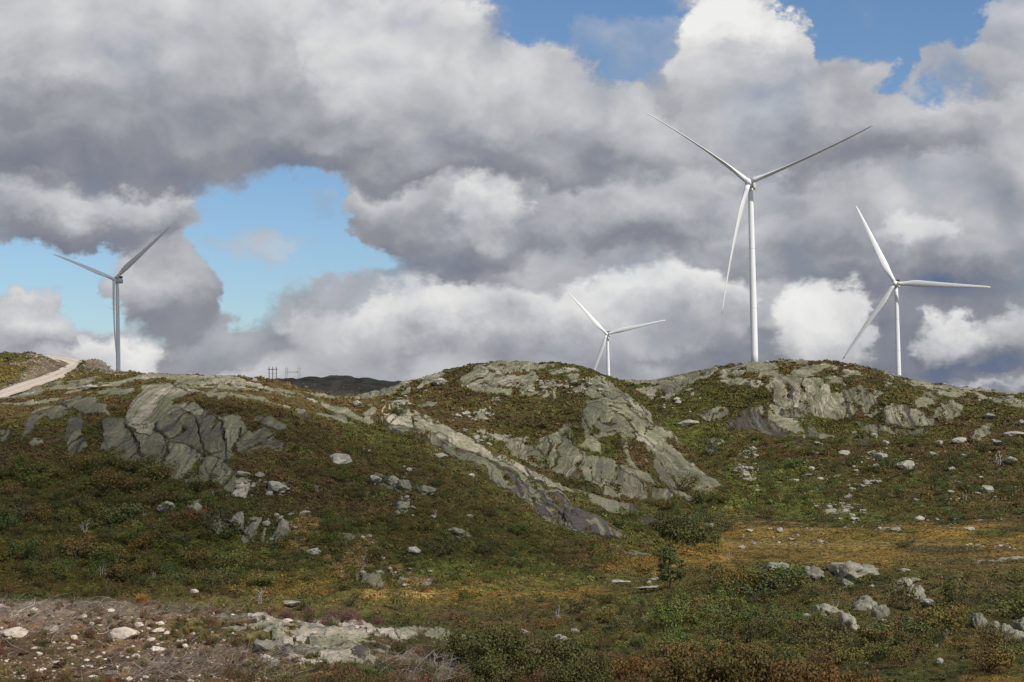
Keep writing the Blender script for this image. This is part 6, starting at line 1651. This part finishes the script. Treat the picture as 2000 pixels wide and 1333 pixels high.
# count over the strip that shows, not over the whole rise
I = FGV[rng.random(len(FGV)) < heaw * .050]
big_h = np.where((FPXX[I] > 420), 1.0, .8)
sc = rng.uniform(.10, .26, len(I)) * big_h
mau = np.array((.165, .085, .080)); brn = np.array((.115, .068, .032)); olv = np.array((.082, .080, .026)); ros = np.array((.155, .068, .040))
sel = rng.random(len(I)); onrow = (FPYY[I] < 1228) & (FPXX[I] > 520) & (FPXX[I] < 930)
tint = np.where((sel < .45)[:, None], brn, olv); tint = np.where(((sel > .7) & (sel < .85))[:, None], ros, tint); tint = np.where((onrow & (sel < .7))[:, None], mau, tint)
tint = tint * rng.uniform(.75, 1.35, (len(I), 1))
# peat clods
J = FGV[rng.random(len(FGV)) < soilw * .012]; csz = rng.uniform(.03, .10, len(J))
scatter('peat_clods', [proto(stone_mesh(95 + i, M_PEAT, 2, .6, 'clod', .4)) for i in range(3)], PXYZ[J], rng.uniform(0, 6.28, len(J)), csz, np.ones((len(J), 3)), rng.integers(0, 3, len(J)), 'dark brown peat clods lying on the bare soil', 'peat')
scatter('near_heather', [proto(sprig_proto(i)) for i in range(4)], PXYZ[I] - [0, 0, .02], rng.uniform(0, 6.28, len(I)), sc, tint, rng.integers(0, 4, len(I)), 'living heather and crowberry along the edge of the bedrock', 'heather', sz=sc * rng.uniform(.8, 1.5, len(I)))
print('near heather', len(I))
mossw = np.clip(wzone(FGV, 560, 1240, 220, 34) + wzone(FGV, 380, 1235, 80, 30) + wzone(FGV, 640, 1300, 190, 34) + .10 * soilw, 0, 1) * (fgr < .5)
I = FGV[rng.random(len(FGV)) < mossw * .045]
sc = rng.uniform(.05, .13, len(I))
gcol = np.array([(.150, .125, .040), (.100, .112, .032), (.190, .120, .042), (.085, .100, .030)])[rng.integers(0, 4, len(I))] * rng.uniform(.8, 1.3, (len(I), 1))
scatter('near_grass', [proto(grass_proto(50 + i, 34, 1.0, .8, .035)) for i in range(4)], PXYZ[I], rng.uniform(0, 6.28, len(I)), sc, gcol, rng.integers(0, 4, len(I)), 'short mossy grass on and between the bedrock slabs', 'grass')
print('near grass', len(I))

# stones one can pick out
FSTONE = [stone_mesh(30 + i, M_FRESH, 4, .70, 'stone', .14) for i in range(8)]
GSTONE = [stone_mesh(50 + i, M_STONE, 4, .62, 'stone', .14) for i in range(4)]
def F2(x, y, w, h=None): return (x / 4, 1000 + y / 4, w / 4, (h or w * .7) / 4)
def stone(spec, label, group=None, pool=FSTONE):
    px, py, w, h = spec
    o = boulder(px, py, w, h, label, group, pool=pool, name='stone', sink=.30)
    if o: o['category'] = 'stone'
    return o
for spec, lab in [
    (F2(122, 940, 150, 84), 'large orange-tinged pale stone at the picture edge, left front'),
    (F2(985, 945, 180, 105), 'largest smooth whitish stone on the bare soil'),
    (F2(1210, 1072, 104, 56), 'domed bright white stone on the bare soil'),
    (F2(1055, 1127, 56, 42), 'small egg-shaped pale stone left of the domed white one'),
    (F2(862, 772, 64, 42), 'pale stone at the back of the twig litter'),
    (F2(653, 815, 46, 38), 'angular whitish stone left of the one behind the twigs'),
    (F2(268, 758, 44, 34), 'pointed whitish stone near the dead branch'),
    (F2(718, 878, 50, 30), 'small orange-tinged stone between the twigs'),
    (F2(1090, 882, 56, 40), 'blunt tan stone above the largest smooth one'),
    (F2(1260, 868, 38, 28), 'small grey stone right of the blunt tan one'),
    (F2(1297, 952, 46, 30), 'small cream stone right of the largest smooth one'),
    (F2(577, 977, 40, 38), 'small upright tan stone on the soil'),
    (F2(305, 1115, 50, 32), 'flattish cream stone in the soil, left part'),
    (F2(322, 1226, 64, 28), 'long flat pinkish stone low in the left corner'),
    (F2(718, 1282, 60, 28), 'flat cream stone near the bottom edge'),
    (F2(1005, 1306, 46, 32), 'pinkish stone cut by the bottom edge'),
    (F2(905, 1212, 44, 24), 'small pinkish stone right of the moss'),
    (F2(440, 1174, 56, 20), 'thin tan stone sliver on the soil'),
    (F2(1455, 1050, 34, 34), 'small upright white stone among the twigs'),
    (F2(1505, 957, 34, 24), 'little tan stone at the edge of the moss'),
    (F2(1940, 1172, 50, 34), 'white stone by the bottom heather'),
    (F2(1985, 1206, 44, 32), 'grey-white stone touching the bottom heather'),
    (F2(1130, 1292, 54, 26), 'tan flake of stone near the bottom twigs'),
    (F2(1485, 1326, 54, 24), 'pale stone at the bottom edge under the moss'),
    (F2(280, 1068, 76, 26), 'long low tan stone half buried in soil'),
    (F2(320, 992, 110, 26), 'flat whitish flake beside the large orange-tinged stone'),
    (F2(1240, 925, 96, 34), 'flat grey-tan slab stone behind the small cream one'),
    (F2(680, 1158, 40, 22), 'low grey-tan stone between moss and soil'),
    (F2(545, 1070, 40, 20), 'dull brownish stone in the soil'),
    (F2(760, 1135, 40, 20), 'dull tan stone by the brown peat clod'),
    (F2(70, 990, 40, 26), 'small tan stone under the large orange-tinged one'),
    (F2(8, 730, 30, 26), 'half-seen whitish stone at the picture edge'),
    (F2(690, 1208, 32, 18), 'little pinkish flake above the moss'),
    (F2(790, 1222, 30, 18), 'little tan pebble-like stone above the grey slate'),
    (F2(1390, 1010, 30, 20), 'little cream stone among twigs'),
    (F2(1180, 1000, 60, 24), 'flat grey flake right behind the domed white stone'),
    (F2(1520, 620, 56, 40), 'pale boulder beyond the brink, in the first scrub'),
    (E2(250, 848, 66, 38), 'grey-white stone on top of the bedrock'),
    (E2(84, 842, 36, 26), 'small white stone at the back of the bedrock'),
    (E2(340, 1190, 60, 40), 'pink stone below the pink bedrock streak'),
    (E2(375, 1225, 30, 22), 'small tan stone under the pink bedrock streak'),
    (E2(505, 1162, 36, 18), 'little white stone at the tip of the pink streak'),
    (E2(80, 1130, 60, 36), 'pinkish-white stone left of the pink streak'),
    (E2(450, 945, 50, 22), 'flat pale flake lying on mossy bedrock'),
    (E2(930, 1012, 36, 16), 'small white flake between the two bedrock ribs'),
]:
    stone(spec, lab)
stone(F2(865, 1257, 78, 44), 'slate-grey flat stone near the bottom edge', pool=GSTONE)
stone(E2(30, 1056, 130, 84), 'round lichen-green stone left of the pink bedrock streak', pool=GSTONE)
for n in range(70):
    px = random.uniform(0, 480); py = random.uniform(1185, 1330)
    stone((px, py, random.uniform(3, 8), random.uniform(2.5, 5)), 'tiny pale stone on bare soil ' + whereabouts(px, py), 'tiny stones on the bare soil')

# grass tussocks
def tussock(px, py, w, h, col, lab, n=260):
    k = spot(px, py)
    if k is None: return
    mb = MB(); W = px_size(k, w) * .5; H = px_size(k, h); random.seed(int(px * 7 + py))
    for q in range(n):
        a = random.uniform(0, 6.283); r = W * .35 * math.sqrt(random.random()); l = H * random.uniform(.6, 1.1)
        o = np.array((r * math.cos(a), r * math.sin(a), -.02)); b = a + random.gauss(0, .6); out = np.array((math.cos(b), math.sin(b), 0)); ln = random.uniform(.1, 1.0) * W
        side = np.array((-out[1], out[0], 0)) * .0045
        m1 = o + out * ln * .35 + (0, 0, l * .6); t = o + out * ln + (0, 0, l * random.uniform(.65, 1.0))
        mb.add([o - side, o + side, m1 + side * .8, m1 - side * .8, t], [(0, 1, 2, 3), (3, 2, 4)])
    o = link('grass_tussock', mb.mesh('grass_tussock', plant_mat('tussock blades', 'plain', col, .3))); o.location = tuple(PXYZ[k]); tag(o, lab, 'grass')
tussock(276, 1184, 42, 30, (.30, .155, .040), 'bright orange grass tussock at the brink of the cut-over ground')
tussock(320, 1180, 40, 22, (.15, .110, .036), 'dull brown-green grass tussock right of the orange one')
tussock(378, 1238, 26, 16, (.24, .19, .060), 'small yellowish tussock between moss and stones')
tussock(490, 1262, 34, 24, (.25, .19, .060), 'yellow-green tussock on the bedrock edge')
tussock(545, 1195, 44, 24, (.28, .17, .050), 'orange grass tussock at the back of the bedrock')
tussock(572, 1228, 24, 14, (.34, .24, .13), 'pale dry grass tuft on the mossy bedrock')
tussock(715, 1330, 50, 40, (.14, .155, .042), 'fresh green grass tussock at the bottom edge')
tussock(765, 1308, 30, 24, (.26, .150, .045), 'rusty grass tuft beside the fresh green one')
tussock(650, 1335, 50, 26, (.22, .150, .045), 'low tan grass tussock at the bottom edge')
tussock(560, 1335, 40, 26, (.20, .165, .050), 'low yellowish grass tussock at the bottom edge')

# dead branches
def branch(px, py, pts, r, lab):
    k = spot(px, py)
    if k is None: return
    s = MPP[k]; rt = np.array((math.cos(math.atan2(PXYZ[k][0], PXYZ[k][1])), -math.sin(math.atan2(PXYZ[k][0], PXYZ[k][1])), 0))
    fw = np.array((-rt[1], rt[0], 0))
    mb = MB(); P = [rt * x * s + fw * y * s * 3 + np.array((0, 0, z * s)) for x, y, z in pts]
    mb.tube(P, list(np.linspace(r, r * .35, len(P))), 6)
    for q in range(1, len(P)):
        for j in range(2):
            e = P[q] + np.array((random.gauss(0, .12), random.gauss(0, .12), random.uniform(.0, .14)))
            mb.tube([P[q], (P[q] + e) / 2 + np.array((0, 0, .01)), e], [r * .4, r * .3, r * .15], 4)
    o = link('dead_branch', mb.mesh('dead_branch', M_DEAD, True)); o.location = tuple(PXYZ[k] + np.array((0, 0, .01))); tag(o, lab, 'branch')
branch(15, 1215, [(0, 0, 0), (8, 0, 8), (18, 1, 14), (35, 2, 22), (48, 2, 26)], .012, 'long curved grey dead branch at the picture edge')
branch(22, 1208, [(0, 0, 2), (4, 0, -2), (10, 0, 0), (14, 1, 2)], .009, 'hooked grey dead branch under the long curved one')
branch(180, 1245, [(0, 0, 0), (10, 0, 3), (20, 1, 2), (28, 1, 6)], .008, 'short pale dead branch by the peat clod')
branch(310, 1300, [(0, 0, 0), (8, 1, 4), (18, 1, 2), (30, 2, 6)], .008, 'grey dead branch in the twig heap near the bottom')
branch(850, 1300, [(0, 0, 0), (-2, 0, 10), (4, 1, 16)], .007, 'thin dead branch sticking up before the willow bush')
branch(640, 1310, [(0, 0, 0), (8, 0, 8), (14, 1, 18), (22, 1, 26)], .006, 'thin dead branch rising from the bottom grass')

# willow and dwarf birch bushes along the bottom
def leafy_bush(i, n_leaf, leaf, col_a, col_b):
    random.seed(800 + i); st = MB(); cr = MB()
    for k in range(26):
        a = random.uniform(0, 6.283); r = random.uniform(.2, 1.0); h = random.uniform(.55, 1.0) * (1.05 - .35 * r)
        b = np.array((.12 * math.cos(a), .12 * math.sin(a), -.05)); t = np.array((r * math.cos(a), r * math.sin(a), h))
        m = (b + t) / 2 + np.array((random.gauss(0, .05), random.gauss(0, .05), .08))
        st.tube([b, m, t], [.011, .008, .003], 4, False)
        for q in range(n_leaf // 26):
            s = random.uniform(.25, 1.05); p = b * (1 - s) ** 2 + 2 * m * s * (1 - s) + t * s * s
            g = np.array([random.gauss(0, .085) for _ in range(3)])
            leaf_quad(cr, p + g, leaf, np.array((0, 0, .5)), 1.7)
    m, nt, bs = new_mat('willow leaves')
    pos = nt.new('ShaderNodeNewGeometry').outputs['Position']; oi = nt.new('ShaderNodeObjectInfo').outputs['Random']
    n = nt.noise(pos, 14.0, 3.0, .7)
    nt.put(bs.inputs['Base Color'], nt.mix(nt.smooth(n, .38, .66), (*col_a, 1), (*col_b, 1))); bs.inputs['Roughness'].default_value = .75; bs.inputs['Specular IOR Level'].default_value = .12
    return st.mesh('stem', simple_mat('willow stem', (.16, .12, .095), .8, .2, .2, 8)), cr.mesh('crown', m)
WILLOW = [leafy_bush(i, 6500, .036, (.060, .064, .020), (.135, .125, .045)) for i in range(2)]
DWARF = [leafy_bush(5 + i, 4200, .050, (.062, .070, .020), (.170, .095, .034)) for i in range(2)]
AUT = [leafy_bush(9 + i, 4200, .044, (.100, .070, .024), (.220, .105, .034)) for i in range(1)]
def bush(px, py, d, w, h, pool, lab, name='willow_bush'):
    p = at(px, py, d); z = float(FG(np.array([p[0]]), np.array([p[1]]))[0])
    o = empty(name, (p[0], p[1], z - .03)); tag(o, lab, 'bush', 'bushes along the bottom of the picture')
    pr = random.choice(pool); link('stem', pr[0], o); link('crown', pr[1], o)
    s = d / FPX; o.scale = (w * s * .5, w * s * .5, h * s * 1.25); o.rotation_euler = (0, 0, random.uniform(0, 6.28))
bush(905, 1310, 24.5, 130, 66, WILLOW, 'olive willow bush at the left end of the willow thicket')
bush(990, 1325, 23.5, 180, 84, WILLOW, 'broadest olive willow bush in the thicket past the bedrock')
bush(1085, 1335, 23.0, 190, 84, WILLOW, 'tall olive willow bush right of the broadest one')
bush(1165, 1345, 23.0, 130, 62, WILLOW, 'lower olive willow bush at the right end of the thicket')
bush(960, 1360, 20.5, 160, 60, WILLOW, 'willow bush cut by the bottom edge, before the broadest one')
bush(1110, 1375, 20.5, 170, 66, WILLOW, 'willow bush cut by the bottom edge, before the tall one')
bush(1235, 1350, 24.5, 110, 56, AUT, 'reddish heather bush between the willows and the leafy birch', 'heather_bush')
bush(1330, 1375, 23.0, 150, 72, DWARF, 'leafy green dwarf birch at the bottom, left one', 'dwarf_birch')
bush(1420, 1385, 22.5, 160, 84, DWARF, 'leafy green dwarf birch at the bottom, middle one', 'dwarf_birch')
bush(1500, 1395, 22.5, 150, 84, DWARF, 'green dwarf birch at the bottom with first orange leaves', 'dwarf_birch')
bush(1590, 1405, 22.0, 170, 100, AUT, 'orange-leaved dwarf birch at the bottom, larger one', 'dwarf_birch')
bush(1690, 1405, 22.0, 140, 84, AUT, 'orange-leaved dwarf birch at the bottom, smaller one', 'dwarf_birch')
# ------------------------------------------------------------------ clouds overhead whose shadows lie on the hills
def cloud(center, r, label, dens=.016, seed=0):
    bm = bmesh.new(); bmesh.ops.create_icosphere(bm, subdivisions=4, radius=1.0)
    rr = np.random.default_rng(seed); ph = rr.uniform(0, 9, 9)
    for v in bm.verts:
        p = np.array(v.co)
        k = 1 + .20 * math.sin(2.6 * p[0] + ph[0]) * math.sin(2.9 * p[1] + ph[1]) + .12 * math.sin(5.7 * p[1] + ph[2]) * math.sin(5.1 * p[0] + ph[3]) + .07 * math.sin(11 * p[0] + ph[4]) * math.sin(12 * p[1] + ph[5])
        z = p[2] * (1.0 if p[2] > 0 else .45)
        v.co = (p[0] * k * r[0], p[1] * k * r[1], z * k * r[2])
    me = bpy.data.meshes.new('cloud'); bm.to_mesh(me); bm.free()
    m = bpy.data.materials.new('cloud droplets'); m.use_nodes = True; nt = NT(m.node_tree); m.node_tree.nodes.clear()
    out = nt.new('ShaderNodeOutputMaterial'); vp = nt.new('ShaderNodeVolumePrincipled')
    vp.inputs['Color'].default_value = (1, 1, 1, 1); vp.inputs['Density'].default_value = dens; vp.inputs['Anisotropy'].default_value = .4
    nt.l.new(vp.outputs[0], out.inputs['Volume']); me.materials.append(m)
    o = link('cloud', me); o.location = tuple(center); tag(o, label, 'cloud', 'low clouds overhead', 'stuff')
    return o
def over(px, py, d, h):
    """The place h metres up from which a cloud shades the ground point."""
    p = at(px, py, d); return p + SUNV * (h / SUNV[2])
cloud(over(240, 1020, 256, 380), (80, 44, 32), 'low cloud drifting over the dark hill', .013, 1)
cloud(over(231, 600, 1374, 520), (160, 120, 60), 'low cloud drifting over the turbine by the road', .030, 2)
cloud(over(660, 745, 1210, 520), (190, 120, 60), 'low cloud drifting over the far ridge', .014, 3)
